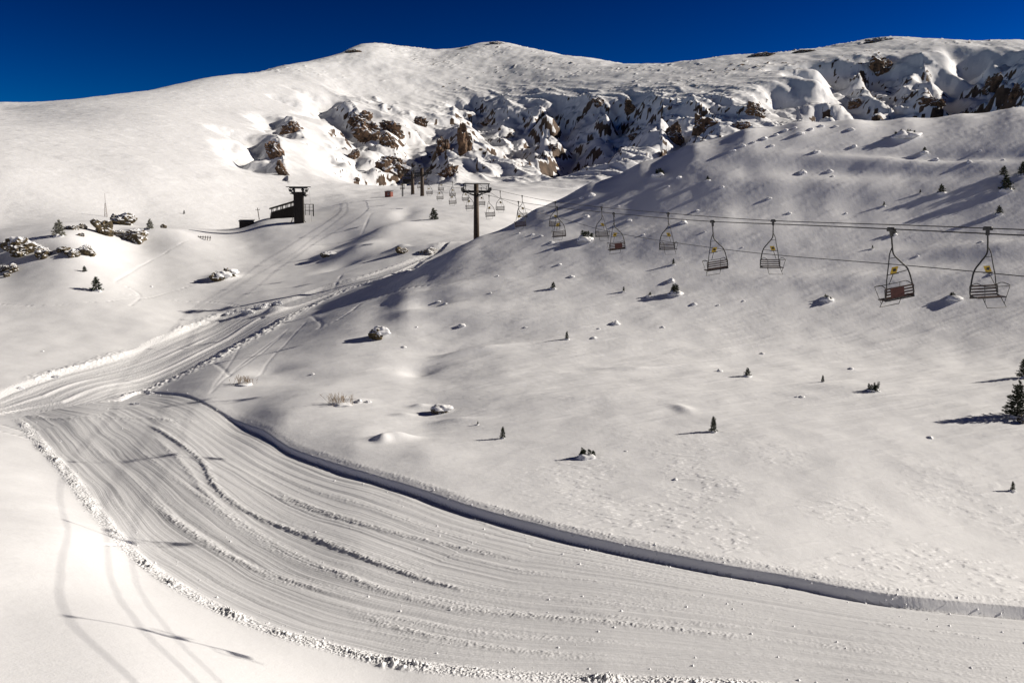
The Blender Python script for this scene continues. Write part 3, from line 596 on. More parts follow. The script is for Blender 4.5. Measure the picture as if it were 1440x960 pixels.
for k, (y, ro) in enumerate(ya):
    o = put_chair(y, 0, ro, f'slatted double chair seen from behind, {ordn[k]} one on the left rope before the tower'); pads.append((o, k))
for k, (y, ro) in enumerate(yb): put_chair(y, 1, ro, f'slatted double chair facing the viewer, {ordn[k]} one on the right rope before the tower')
for k, y in enumerate((134.6, 152, 168, 184, 201)): put_chair(y, 0, 3, f'small distant double chair, {["first", "second", "third", "fourth", "fifth"][k]} on the left rope uphill of the single tower')
for k, y in enumerate((131.5, 147, 163, 179, 196)): put_chair(y, 1, 0, f'small distant double chair facing the viewer, {["first", "second", "third", "fourth", "fifth"][k]} on the right rope from the single tower')
put_chair(243, 0, 0, 'double chair hanging left of the two far towers beside the return wheel')
put_chair(225, 1, 0, 'double chair hanging between the two far towers')
for y, sd_ in ((17.5, 0), (19, 1)): put_chair(y, sd_, 5, 'double chair hanging on the %s rope just outside the right edge of view' % ('left' if sd_ == 0 else 'right'))
for o, k in pads[:4]:
    if k in (0, 2): link('back_panel', PAD, None, o, (.08 if k else -.1, -.16, -2.18))
def tower(y, label, h_over=1.0, lean=0, rtop=.33, rbot=.44, name='lift_tower', ladder=True):
    c = (rope(y, 0) + rope(y, 1)) / 2; g = onground(c.x, c.y); H = c.z - g.z
    o = empty(name, g, LINE_RZ)
    m = MB(); m.tube([(0, 0, -.6), (0, 0, H * .5), (0, 0, H + .62)], [rbot, (rtop + rbot) / 2, rtop], 14); m.build('mast', M_RUST, o)
    m = MB(); m.cyl((0, 0, -.4), (0, 0, .25), .55, 12); m.build('footing', simple('tower_concrete', (.2, .19, .18)), o) if used[0] < 0 else None
    w = GAUGE / 2
    m = MB(); m.box((0, 0, H - .4), (GAUGE + .1, .3, .34)); m.bar((-.9, 0, H - .7), (-.12, 0, H - .95), .2); m.bar((.9, 0, H - .7), (.12, 0, H - .95), .2); m.bar((-w - .1, 0, H - .4), (-.9, 0, H - .7), .08); m.bar((w + .1, 0, H - .4), (.9, 0, H - .7), .08); m.build('cross_arm', M_STEEL, o)
    m = MB(); m.box((0, 0, H + .68), (GAUGE + .1, .34, .12)); m.bar((-w + .1, 0, H - .3), (-w + .1, 0, H + .66), .12); m.bar((w - .1, 0, H - .3), (w - .1, 0, H + .66), .12); m.build('lifting_frame', M_STEEL, o)
    for sx in (-1, 1):
        st = MB(); st.box((sx * w, 0, H - .18), (.2, 2.3, .22)); st.box((sx * w, 0, H - .34), (.3, .5, .2)); s_ = st.build('sheave_frame', M_STEEL, o)
        for k in range(4):
            wl = MB(); wl.cyl((sx * w - .06 + sx * .1, -.8 + k * .53, H - .07), (sx * w + .06 + sx * .1, -.8 + k * .53, H - .07), .24, 12); wl.build('wheel', M_STEEL, s_)
        pf = MB(); pf.box((sx * (w - .5), 0, H - .42), (.4, 2.0, .05)); pf.bar((sx * (w - .25), -1, H - .4), (sx * (w - .25), -1, H + .4), .05); pf.bar((sx * (w - .25), 1, H - .4), (sx * (w - .25), 1, H + .4), .05); pf.bar((sx * (w - .25), -1, H + .35), (sx * (w - .25), 1, H + .35), .05); pf.build('work_platform', M_STEEL, o)
    if ladder:
        l = MB(); l.bar((-.16, -.42, .6), (-.16, -.36, H - .3), .03); l.bar((.16, -.42, .6), (.16, -.36, H - .3), .03)
        for k in range(int(H / .35)): l.bar((-.16, -.40, .7 + k * .33), (.16, -.40, .7 + k * .33), .025)
        l.build('ladder', M_STEEL, o)
    tag(o, label, 'lift tower', 'steel lift towers'); return o
tower(140, 'dark single post lift tower with crossarm rising behind the right hill')
tower(214, 'taller of the two far lift towers on the knoll, standing in front')
tower(236, 'shorter rear tower of the far pair on the knoll, left of the front one')
# return wheel frame beyond the last tower
c = (rope(250, 0) + rope(250, 1)) / 2; g = onground(c.x, c.y); o = empty('return_station', g, LINE_RZ); H = c.z - g.z
m = MB()
for sx in (-1.2, 1.2):
    for sy in (-1, 1.6): m.bar((sx, sy, -.5), (sx, sy, H - .2), .16)
m.box((0, .3, H - .2), (2.9, 3.2, .18)); m.build('frame', M_STEEL, o)
m = MB(); m.cyl((0, 0, H - .06), (0, 0, H + .06), 1.85, 24); m.build('bullwheel', M_STEEL, o)
m = MB(); m.box((0, .6, H + .6), (2.2, 1.6, .8)); m.build('drive_housing', M_TIMBER, o)
tag(o, 'low dark return wheel station at the top of the knoll behind the far towers', 'lift station')
# ---------------------------------------------------------------- the near-black, silhouetted station on the left end of the knoll
g = at(421, 313); S0 = math.hypot(g.x, g.y) / FPX      # metres a pixel there
o = empty('drag_lift_station', g, R(8)); M_T = M_TIMBER
m = MB(); m.box((0, 0, 2.6), (1.75, 1.5, 6.4)); m.build('drive_column', M_T, o)
for sx in (-.62, .62):
    for sy in (-.55, .55):
        m = MB(); m.bar((sx * 1.35, sy * 1.4, -.6), (sx * 1.3, sy * 1.35, 6.4), .16); m.build('corner_post', M_T, o)
m = MB(); m.box((0, 0, 6.75), (4.6, 2.2, .10)); m.box((0, 0, 6.55), (3.4, 1.4, .22)); m.build('roof_plate', M_STEEL, o)
for k, (x_, z_) in enumerate([(-1.5, 6.05), (-1.05, 5.6), (1.1, 5.6), (1.5, 6.05), (1.25, 5.15), (-.9, 6.2), (.8, 6.2)]):
    m = MB(); m.cyl((x_, -.9, z_), (x_, .9, z_), .26, 10); m.build('sheave', M_STEEL, o)
m = MB(); m.bar((-1.9, 0, 6.4), (-.7, 0, 5.0), .14); m.bar((1.9, 0, 6.4), (.7, 0, 5.0), .14); m.bar((-1.7, .6, 5.5), (1.8, .6, 5.2), .12); m.build('strut', M_T, o)
m = MB(); m.bar((.8, -.3, .4), (1.9, -.3, -1.0 + .6), .1); m.bar((-.9, -.5, 1.8), (-1.6, -.5, -.2), .09); m.bar((-1.6, -.5, -.2), (-1.0, -.5, .8), .07); m.build('stay', M_T, o)
m = MB(); m.box((1.9, .4, 2.3), (1.6, 1.4, .12)); m.build('deck', M_T, o)
for k in range(3):
    m = MB(); m.bar((1.2 + k * .75, -.25, 1.4), (1.2 + k * .75, -.25, 3.5), .1); m.build('rail_post', M_T, o)
m = MB(); m.bar((1.0, -.25, 3.45), (2.8, -.25, 3.45), .1); m.bar((1.0, -.25, 2.9), (2.8, -.25, 2.9), .07); m.bar((2.7, -.25, 1.2), (2.7, -.25, 3.4), .2); m.build('rail', M_T, o)
m = MB(); m.tube([(2.1, -.6, 5.9), (2.35, -.6, 0)], .012, 4); m.tube([(-.2, -1, 0), (-.1, -1.2, -1.9)], .012, 4); m.tube([(.2, -1, 0), (.15, -1.2, -1.9)], .012, 4); m.box((0, -1.25, -2.0), (.3, .2, .2)); m.build('hanging_wire', M_CABLE, o)
tag(o, 'black tower-like drag lift station with flat roof plate and sheaves, silhouetted on the knoll', 'lift station')
g = at(397, 305.5); o = empty('timber_shelter', g, R(6)); w = 5.0
m = MB(); m.add([(-2.3, -1.2, -.9), (2.9, -1.2, -.5), (2.9, -1.2, 2.4), (-2.0, -1.2, 1.0), (-2.3, 1.2, -.9), (2.9, 1.2, -.5), (2.9, 1.2, 2.4), (-2.0, 1.2, 1.0)], [(0, 1, 2, 3), (7, 6, 5, 4), (0, 4, 5, 1), (1, 5, 6, 2), (2, 6, 7, 3), (3, 7, 4, 0)]); m.build('wall', M_T, o)
for k in range(11):
    m = MB(); xx = -2.2 + k * .5; m.bar((xx, -1.26, -.8 + k * .04), (xx + .05, -1.26, .85 + k * .275), .06); m.build('board', M_T, o)
for k in range(6):
    m = MB(); m.box((-1.9 + k * .92, -1.1, 1.35 + k * .26), (.14, .14, .75)); m.box((-1.9 + k * .92, 1.1, 1.35 + k * .26), (.14, .14, .75)); m.build('post', M_T, o)
m = MB(); m.add([(-2.3, -1.5, 1.55), (2.9, -1.5, 3.05), (2.9, 1.5, 3.05), (-2.3, 1.5, 1.55), (-2.3, -1.5, 1.78), (2.9, -1.5, 3.35), (2.9, 1.5, 3.35), (-2.3, 1.5, 1.78)], [(3, 2, 1, 0), (4, 5, 6, 7), (0, 1, 5, 4), (1, 2, 6, 5), (2, 3, 7, 6), (3, 0, 4, 7)]); m.build('roof', M_T, o)
m = MB(); m.bar((2.9, -1.2, 2.1), (4.4, -1.0, 1.7), .12); m.bar((2.9, -1.2, .9), (4.4, -1.0, .8), .5); m.bar((3.3, -1.2, 1.0), (3.4, -1.2, 3.2), .1); m.bar((3.2, -1.2, 2.9), (4.0, -1.0, 2.6), .07); m.build('walkway', M_T, o)
tag(o, 'black timber shelter with sloping roof and open eaves left of the drag lift station', 'shelter')
g = at(365, 309); o = empty('utility_pole', g, 0)
m = MB(); m.bar((0, 0, -.5), (-.45, 0, 3.1), .16); m.build('post', M_BARK, o)
m = MB(); m.bar((-.95, 0, 2.5), (.15, 0, 2.65), .1); m.build('crossarm', M_BARK, o)
for k in (-.9, .08):
    m = MB(); m.cyl((k, 0, 2.6), (k, 0, 2.82), .05, 8); m.build('insulator', M_STEEL, o)
tag(o, 'leaning wooden utility pole with short crossarm on the snow ridge', 'pole')
def hut(px, py, w, d, h, rz, wall, name, label, roofsnow=False, window=False):
    g = at(px, py); o = empty(name, g, R(rz))
    m = MB(); m.box((0, 0, h / 2 - .3), (w, d, h + .6)); m.build('wall', wall, o)
    m = MB(); m.add([(-w * .56, -d * .6, h), (w * .56, -d * .6, h), (w * .56, d * .6, h + .25), (-w * .56, d * .6, h + .25), (-w * .56, -d * .6, h + .1), (w * .56, -d * .6, h + .1), (w * .56, d * .6, h + .35), (-w * .56, d * .6, h + .35)], [(3, 2, 1, 0), (4, 5, 6, 7), (0, 1, 5, 4), (1, 2, 6, 5), (2, 3, 7, 6), (3, 0, 4, 7)]); m.build('roof', M_STEEL, o)
    if window:
        m = MB(); m.box((w * .12, -d / 2 - .02, h * .55), (.55, .05, .6)); f = m.build('window', simple('pale_frame', (.5, .5, .5)), o)
        m = MB(); m.box((w * .12, -d / 2 - .05, h * .55), (.4, .03, .45)); m.build('pane', M_BLACK, f)
    tag(o, label, 'hut'); return o
hut(547, 277, 1.9, 1.6, 1.5, -20, M_REDWALL, 'red_hut', 'tiny dark red hut with pale window beside the far towers', window=True)
hut(347, 318, 2.6, 1.6, .9, 5, M_TIMBER, 'low_hut', 'low dark hut half sunk in the snow at the left foot of the knoll')
# lattice mast
g = at(149, 305); o = empty('lattice_mast', g, R(15))
for q, (sx, sy) in enumerate([(-.3, -.3), (.3, -.3), (.3, .3), (-.3, .3)]):
    m = MB(); m.bar((sx, sy, -.6), (sx * .35, sy * .35, 3.0), .05); m.build('leg', M_LATT, o)
m = MB()
for k in range(7):
    z0 = k * .42; a = .3 - .03 * k; b_ = .3 - .03 * (k + 1)
    for (p, q_) in (((-1, -1), (1, -1)), ((1, -1), (1, 1)), ((1, 1), (-1, 1)), ((-1, 1), (-1, -1))):
        m.bar((p[0] * a, p[1] * a, z0), (q_[0] * b_, q_[1] * b_, z0 + .42), .03); m.bar((p[0] * a, p[1] * a, z0), (q_[0] * a, q_[1] * a, z0), .03)
m.build('lacing', M_LATT, o)
m = MB(); m.tube([(0, 0, 2.9), (0, 0, 5.2)], [.05, .03], 6); m.build('antenna', M_LATT, o)
tag(o, 'thin lattice radio mast standing behind the snowy boulders', 'mast')
# half buried snow fence
g = at(287, 336); o = empty('snow_fence', g, R(-25))
for k in range(6):
    m = MB(); m.bar((-1.4 + k * .55, 0, -.3), (-1.4 + k * .55 + .1, 0, .55), .09); m.build('post', M_BARK, o)
m = MB(); m.bar((-1.6, 0, .4), (1.6, 0, .25), .1); m.build('rail', M_BARK, o)
tag(o, 'short half-buried snow fence at the left end of the knoll', 'fence')
# ---------------------------------------------------------------- rocks
def ico(sub):
    bm = bmesh.new(); bmesh.ops.create_icosphere(bm, subdivisions=sub, radius=1)
    v = np.array([q.co[:] for q in bm.verts]); f = [tuple(w.index for w in q.verts) for q in bm.faces]; bm.free(); return v, f
ICO = {k: ico(k) for k in (2, 3, 4, 5)}
def rock_mesh(dims, seed, mat, sub=4, rough=.5, freq=1.6, facet=.35):
    """an angular block: a ball cut by random planes, stepped into ledges and roughened"""
    v, f = ICO[sub]; rs = np.random.RandomState(seed * 7 + 1)
    nn = rs.normal(size=(17, 3)); nn /= np.linalg.norm(nn, axis=1, keepdims=True); dd_ = .62 + .4 * rs.rand(17)
    c = v @ nn.T; k = np.where(c > .08, dd_ / np.maximum(c, .08), 9).min(1); k = np.minimum(k, 1.25)
    off = Vector((seed * 13.7, seed * 5.1, seed * 3.3)); out = []; tilt = rs.uniform(-.5, .5)
    for p, kk in zip(v, k):
        q = Vector(p); n1 = mnoise.fractal(q * freq + off, .9, 2.1, 3); n3 = mnoise.fractal(q * freq * 5 + off, .8, 2, 3)
        cr_ = max(0, .16 - abs(mnoise.noise(q * freq * 1.9 + off * 1.7))) * 1.6                # cracks
        ph = (q.z + tilt * q.x) * 4.2 + n1 * .9; led = (ph - math.floor(ph)) - .5
        r_ = kk * (1 + rough * (.5 * n1 + .20 * n3 + .18 * led - cr_))
        out.append((q.x * r_ * dims[0], q.y * r_ * dims[1], q.z * r_ * dims[2]))
    me = bpy.data.meshes.new('rock'); me.from_pydata(out, [], f); me.update(); me.materials.append(mat)
    return me
def rock(px, py, w, h, name, label, cat, mat, seed, sub=4, rough=.5, freq=1.6, roll=0, sink=.35, deep=.8, group=None, facet=.35):
    """w, h: size in photograph pixels"""
    g = at(px, py + h * .4); s_ = math.hypot(g.x, g.y) / FPX; W, Hh = w * s_ / 2, h * s_ / 2
    o = link(name, rock_mesh((W * 1.0, W * deep, Hh * 1.25), seed, mat, sub, rough, freq, facet)); o.location = g + Vector((g.x, g.y, 0)).normalized() * (W * deep * .35) + Vector((0, 0, Hh * (1 - sink) * .9))
    o.rotation_euler = (0, R(roll), -math.atan2(g.x, g.y)); tag(o, label, cat, group); return o
B = M_BOULD
def dome_mesh(name, seed, sub=3, lump=.45):
    v, f = ICO[sub]; off = Vector((seed * 7.7, seed * 3.1, 0)); out = []
    for p in v:
        q = Vector(p); k = 1 + lump * (mnoise.fractal(q * 1.5 + off, 1, 2, 3))
        out.append((q.x * k, q.y * k, q.z * k * (1 if q.z > 0 else .6)))
    me = bpy.data.meshes.new(name); me.from_pydata(out, [], f); me.update(); me.materials.append(M_SNOW)
    for p in me.polygons: p.use_smooth = True
    return me
SNOWDOME = [dome_mesh('snow_cap', 20 + q, 4, .35) for q in range(3)]
for k, a in enumerate([(30, 352, 44, 22, 'large dark craggy boulder capped with snow at the left edge'), (60, 355, 24, 16, 'dark broken boulder on the right end of the left edge outcrop'), (14, 345, 22, 12, 'flat dark boulder behind the left edge outcrop'), (6, 377, 14, 9, 'small dark boulder below the left edge outcrop at the frame edge'), (19, 378, 15, 10, 'small snow-dusted boulder below the left edge outcrop'), (9, 387, 8, 6, 'tiny dark rock lowest at the left edge'),
         (88, 351, 18, 9, 'low dark rock left of the round brown boulder'), (103, 356, 22, 11, 'dark slab of rock touching the round brown boulder'), (119, 352, 22, 14, 'round brown boulder right of the left edge outcrop'), (101, 320, 20, 7, 'long low dark rock beside the little frosted pine'), (115, 319, 13, 7, 'small dark rock between the low rock and the mast boulders'), (114, 330, 8, 5, 'tiny rock in front of the low dark rocks'),
         (148, 321, 28, 24, 'brown boulder at the foot of the lattice mast'), (161, 308, 16, 10, 'dark snow-topped boulder at the top of the mast outcrop'), (176, 310, 32, 15, 'wide black boulder under thick snow right of the mast'), (191, 331, 40, 18, 'broad brown boulder at the lower right of the mast outcrop'), (168, 328, 18, 9, 'dark low rock left of the broad brown boulder'), (229, 318, 7, 7, 'single small brown rock on the sunlit snow right of the mast outcrop'),
         (308, 389, 20, 15, 'brown rock showing through the snow hump above the track, left half'), (322, 384, 16, 12, 'brown rock showing through the snow hump above the track, right half'), (459, 358, 20, 8, 'low snow-capped rock in front of the knoll'), (565, 352, 14, 11, 'small tan boulder above the upper end of the track'), (602, 353, 26, 7, 'flat brown rock ledge above the upper end of the track'),
         (531, 469, 22, 20, 'dark-faced boulder under a snow cap on the left of the right hill'), (617, 576, 24, 14, 'rounded boulder buried under snow above the groomed run'), (1438, 590, 14, 10, 'grey rock at the foot of the large pine at the right edge')]):
    o = rock(a[0], a[1], a[2], a[3], 'boulder', a[4], 'boulder', B, k + 3, sub=4, rough=.55, freq=1.3, deep=.9, facet=.3)
    if k in (18, 19, 20, 23, 24):
        s_ = math.hypot(o.location.x, o.location.y) / FPX; W, Hh = a[2] * s_ / 2, a[3] * s_ / 2
        hp = link('snow_cap', SNOWDOME[k % 3], None, o); hp.scale = (W * 1.15, W * .95, Hh * .85); hp.location = (W * .45, W * .1, Hh * .35)
C_ = M_CRAG
for k, a in enumerate([(410, 178, 26, 22, 30, 'small brown crag highest and farthest left on the mountain'), (384, 207, 20, 34, -25, 'narrow brown crag low on the left flank'), (397, 236, 12, 26, -30, 'thin tail of rock under the narrow left crag'), (508, 165, 34, 22, 20, 'upper left brown cliff of the central group'), (520, 184, 36, 32, 35, 'large broken brown cliff in the central group'), (550, 178, 40, 22, 30, 'long snow-streaked cliff right of the central group'), (548, 196, 24, 18, 40, 'lower point of the central brown cliff'), (590, 170, 20, 16, 10, 'small snow-dusted crag above the central bowl'),
         (497, 215, 16, 20, 35, 'small broken crag left of the big brown buttress'), (552, 227, 46, 34, 28, 'big brown buttress above the far lift towers'), (622, 202, 18, 30, -10, 'upright brown pinnacle right of the big buttress'), (632, 238, 26, 28, 25, 'dark brown foot of the pinnacle just above the knoll'), (652, 198, 20, 44, -5, 'tall brown rib between two blue bowls'), (503, 251, 9, 6, 30, 'tiny dark rock low on the bright left slope'), (686, 170, 16, 10, 20, 'small grey crag right of the tall rib'), (717, 190, 12, 9, 20, 'small brown rock in the middle of the face'), (776, 206, 16, 10, 20, 'small brown rock at the foot of the middle spur'),
         (843, 142, 22, 12, 25, 'snow-streaked rock at the head of the large blue bowl'), (886, 150, 16, 26, -20, 'rock rib between the two large blue bowls'), (893, 190, 16, 9, 20, 'low rock at the foot of the rib between bowls'), (945, 186, 32, 30, 35, 'dark cliff left of the cave-like wall'), (992, 172, 44, 26, 25, 'dark cave-like rock wall just above the right hill'), (1042, 176, 26, 12, 15, 'low rock strip right of the cave-like wall'), (1062, 155, 26, 18, 30, 'snowy crag above the ridge of the right hill'),
         (1240, 92, 30, 26, 20, 'dark crag at the head of the right hand cirque'), (1312, 142, 30, 12, 10, 'dark rock at the bottom of the right hand cirque'), (1205, 146, 20, 14, 40, 'rock steps on the spur left of the right hand cirque'), (1396, 118, 20, 30, 20, 'black crag near the right edge of the mountain'), (1428, 128, 12, 22, 10, 'black rocks at the far right edge of the mountain'),
         (498, 72, 22, 4, -8, 'dark strip of rocks left of the left summit'), (698, 60, 24, 4, 5, 'snowy blocks on the middle summit'), (655, 67, 16, 3, 0, 'snowy blocks left of the middle summit'), (1068, 77, 34, 6, -6, 'dark rocky hump on the right skyline'), (1130, 72, 28, 5, -4, 'low rocks along the right skyline'), (1236, 56, 34, 6, -3, 'rocky top of the right skyline')]):
    rock(a[0], a[1], a[2], a[3], 'crag', a[5], 'crag', C_, k + 60, sub=4, rough=.62, freq=1.8, roll=a[4], sink=.62, deep=.55, facet=.5)
# ---------------------------------------------------------------- young pines, shrubs and snow mounds
def pine_parts(h, w, levels, nb, blades, seed, droop=.25, bl=.12):
    rd = random.Random(seed); cr = MB(); tr = MB()
    tr.tube([(0, 0, -.25), (0, 0, h * .5), (rd.uniform(-.03, .03), 0, h * .97)], [.035 * h ** .5 + .01, .022 * h ** .5, .008], 6)
    for L in range(levels):
        f = L / (levels - 1); z = h * (.06 + .9 * f); ln = w * (1 - f) ** .75 * (.85 + .15 * math.sin(L * 2.3)) + .05
        for b in range(nb if f < .85 else 3):
            an = b * 6.283 / nb + L * 1.1 + rd.uniform(-.3, .3); l = ln * rd.uniform(.65, 1.12); up = .1 + .55 * f + rd.uniform(-.12, .12)
            d = Vector((math.cos(an), math.sin(an), up)); tip = Vector((0, 0, z)) + d * l
            tr.bar((0, 0, z), tip, .012 * h ** .5)
            nt_ = max(2, int(l / .09))
            for q in range(nt_):
                c = Vector((0, 0, z)).lerp(tip, .25 + .75 * (q + .5) / nt_) + Vector((rd.gauss(0, .02), rd.gauss(0, .02), rd.gauss(0, .02)))
                for k in range(blades):
                    dv_ = (Vector((rd.gauss(0, 1), rd.gauss(0, 1), rd.gauss(0, 1))).normalized() * .8 + d.normalized() * .7 + Vector((0, 0, .25))).normalized() * bl * rd.uniform(.7, 1.3)
                    sd2 = dv_.cross(Vector((rd.gauss(0, 1), rd.gauss(0, 1), rd.gauss(0, 1)))).normalized() * bl * .12
                    cr.add([c - sd2, c + sd2, c + dv_], [(0, 1, 2)])
    return cr, tr
DOMES = [dome_mesh('snow_heap', s_) for s_ in range(5)]
PINES = {}; LM = []
def variant(kind, v):
    key = (kind, v)
    if key not in PINES:
        if kind == 'big': cr, tr = pine_parts(2.9, 1.15, 16, 9, 15, 100 + v, bl=.15)
        elif kind == 'slim': cr, tr = pine_parts(1.3, .34, 12, 6, 14, 200 + v, bl=.13)
        elif kind == 'bush': 
            cr, tr = MB(), MB(); rd = random.Random(v)
            for k in range(6):
                c2, t2 = pine_parts(rd.uniform(.4, .8), .18, 6, 5, 14, 300 + v * 10 + k, bl=.11); ox, oy = rd.gauss(0, .22), rd.gauss(0, .2); tl_ = rd.uniform(-.3, .3)
                for src, dst in ((c2, cr), (t2, tr)):
                    dst.add([(x_ + ox + z_ * tl_, y_ + oy, z_) for x_, y_, z_ in src.v], src.f)
        else: cr, tr = pine_parts(.9, .42, 9, 7, 16, 400 + v, bl=.12)
        mat = M_NEEDLE2 if kind == 'frost' else M_NEEDLE
        if kind == 'frost' : pass
        PINES[key] = (cr.mesh('crown', mat), tr.mesh('trunk', M_BARK))
    return PINES[key]
NOM = {'big': 2.9, 'slim': 1.3, 'bush': .8, 'frost': .9, 'cone': .9}
def pine(px, py, hpx, kind, v, label, heap=.0, group=None, name='young_pine'):
    g = at(px, py); LM.append((px, py, label)); s_ = math.hypot(g.x, g.y) / FPX; sc2 = hpx * s_ / NOM[kind]
    o = empty(name, g, random.uniform(0, 6.28)); o.scale = (sc2, sc2, sc2); cr, tr = variant(kind, v)
    link('crown', cr, None, o); link('trunk', tr, None, o)
    if heap:
        hp = link('snow_heap', DOMES[v % 5], None, o); hp.scale = (heap, heap * .8, heap * .42); hp.location = (.05, 0, .0)
    tag(o, label, 'pine' if kind != 'bush' else 'shrub', group); return o
pine(1430, 586, 47, 'big', 0, 'largest dark green pine at the right edge casting a long blue shadow', .5)
pine(1440, 531, 27, 'big', 1, 'dark pine cut off by the right edge above the largest pine', .5)
pine(1003, 607, 21, 'slim', 0, 'slim dark pine alone on the slope right of centre', .3)
pine(707, 616, 16, 'slim', 1, 'slim small pine above the middle of the groomed run', .3)
pine(1051, 529, 11, 'cone', 0, 'small bushy pine on the bright shelf of the hill', .5)
pine(1157, 537, 9, 'slim', 2, 'tiny pine tip with a snow foot on the bright shelf', .35)
pine(1228, 549, 11, 'bush', 0, 'low spreading pine shrub on the bright shelf', .6, name='pine_shrub')
pine(825, 643, 15, 'bush', 1, 'clump of pine shoots on a snow heap, lowest on the slope', .7, name='pine_shrub')
pine(797, 477, 11, 'slim', 3, 'tiny pine on a snow foot in the middle of the hill', .45)
pine(778, 406, 9, 'cone', 1, 'tiny pine on the shaded hill left of the chairs', .5)
pine(877, 410, 7, 'slim', 0, 'tiny pine tip poking from snow below the third chair', .5)
pine(950, 413, 13, 'bush', 2, 'dark shrub with spreading shadow below the middle chairs', .7, name='pine_shrub')
pine(914, 417, 6, 'cone', 2, 'snowed-in pine tip left of the dark shrub', .8)
pine(822, 337, 13, 'bush', 3, 'frosted shrub just under the ropes near the ridge', .8, name='pine_shrub')
pine(947, 372, 8, 'slim', 1, 'tiny pine behind the middle chair of the right rope', .5)
pine(926, 247, 10, 'bush', 0, 'frosted shrub high on the hill near the ridge', .8, name='pine_shrub')
pine(995, 254, 6, 'cone', 0, 'tiny frosted shrub below the ridge of the hill', .6)
pine(1324, 272, 11, 'cone', 1, 'dark bushy pine above the rightmost chairs', .5)
pine(1294, 272, 5, 'slim', 2, 'tiny pine tip left of the bushy pine', .5)
pine(1411, 248, 12, 'cone', 2, 'upper of two dark pines near the top right', .4)
pine(1415, 268, 18, 'cone', 0, 'lower and larger of two dark pines near the top right', .4)
pine(1405, 301, 10, 'cone', 1, 'small dark pine below the pair near the top right', .4)
pine(1439, 247, 16, 'cone', 2, 'dark pine cut off by the right edge near the top', .4)
pine(1243, 290, 6, 'slim', 3, 'tiny frosted pine left above the rightmost chairs', .6)
pine(1258, 330, 7, 'cone', 0, 'tiny pine just under the ropes left of the rightmost chairs', .6)
pine(1227, 350, 5, 'slim', 0, 'tiny pine tip in a long shadow left of the nearest chair', .5)
pine(1163, 422, 8, 'bush', 1, 'snow-covered shrub with two dark tips between the near chairs', 1.0, name='pine_shrub')
pine(1341, 420, 8, 'bush', 2, 'snow-covered shrub between the two rightmost chairs', 1.1, name='pine_shrub')
pine(1268, 192, 9, 'bush', 3, 'wide frosted shrub on the crest of the hill', 1.3, name='pine_shrub')
pine(1281, 191, 8, 'bush', 0, 'snowy shrub joined to the wide frosted one on the crest', 1.3, name='pine_shrub')
pine(1300, 215, 7, 'cone', 1, 'small dark shrub below the crest at the right', .8)
pine(1424, 690, 12, 'slim', 2, 'pine tip on a snow heap at the lower right edge', .5)
pine(672, 597, 5, 'slim', 3, 'tiny snowed-in pine left of the slim pine above the run', .7)
pine(610, 309, 15, 'cone', 2, 'lone pine on the sunlit knoll left of the single lift tower', .2)
pine(136, 409, 17, 'cone', 0, 'lone dark pine on the left snow field', .3)
pine(119, 382, 7, 'cone', 1, 'tiny pine above the lone pine on the left field', .2)
pine(83, 332, 19, 'frost', 1, 'grey frosted pine left of the low dark rocks', .3)
pine(259, 301, 5, 'slim', 2, 'tiny pine far out on the bright left slope', .2)
pine(211, 322, 12, 'frost', 3, 'thin frosted sapling right of the broad brown boulder', .2)
# dry grass tufts
def dry(px, py, hpx, seed, label):
    g = at(px, py); s_ = math.hypot(g.x, g.y) / FPX; rd = random.Random(seed); H = hpx * s_; m = MB()
    for k in range(46):
        b_ = Vector((rd.gauss(0, H * .55), rd.gauss(0, H * .3), -.05)); t_ = b_ + Vector((rd.gauss(0, .35), rd.gauss(0, .3), 1)) * H * rd.uniform(.5, 1.1)
        m.bar(b_, t_, .014)
        for q in range(3):
            c = b_.lerp(t_, rd.uniform(.4, .9)); m.bar(c, c + Vector((rd.gauss(0, .3), rd.gauss(0, .3), .5)) * H * .35, .009)
    o = empty('dry_bush', g); m.build('twigs', M_DRY, o); hp = link('snow_heap', DOMES[seed % 5], None, o); hp.scale = (H * 1.0, H * .7, H * .22); hp.location = (H * .2, -.2, -.02)
    tag(o, label, 'bush')
dry(342, 540, 12, 1, 'leafless brown bush beside the head of the groomed run'); dry(476, 568, 15, 2, 'leafless brown bush right of the head of the groomed run')
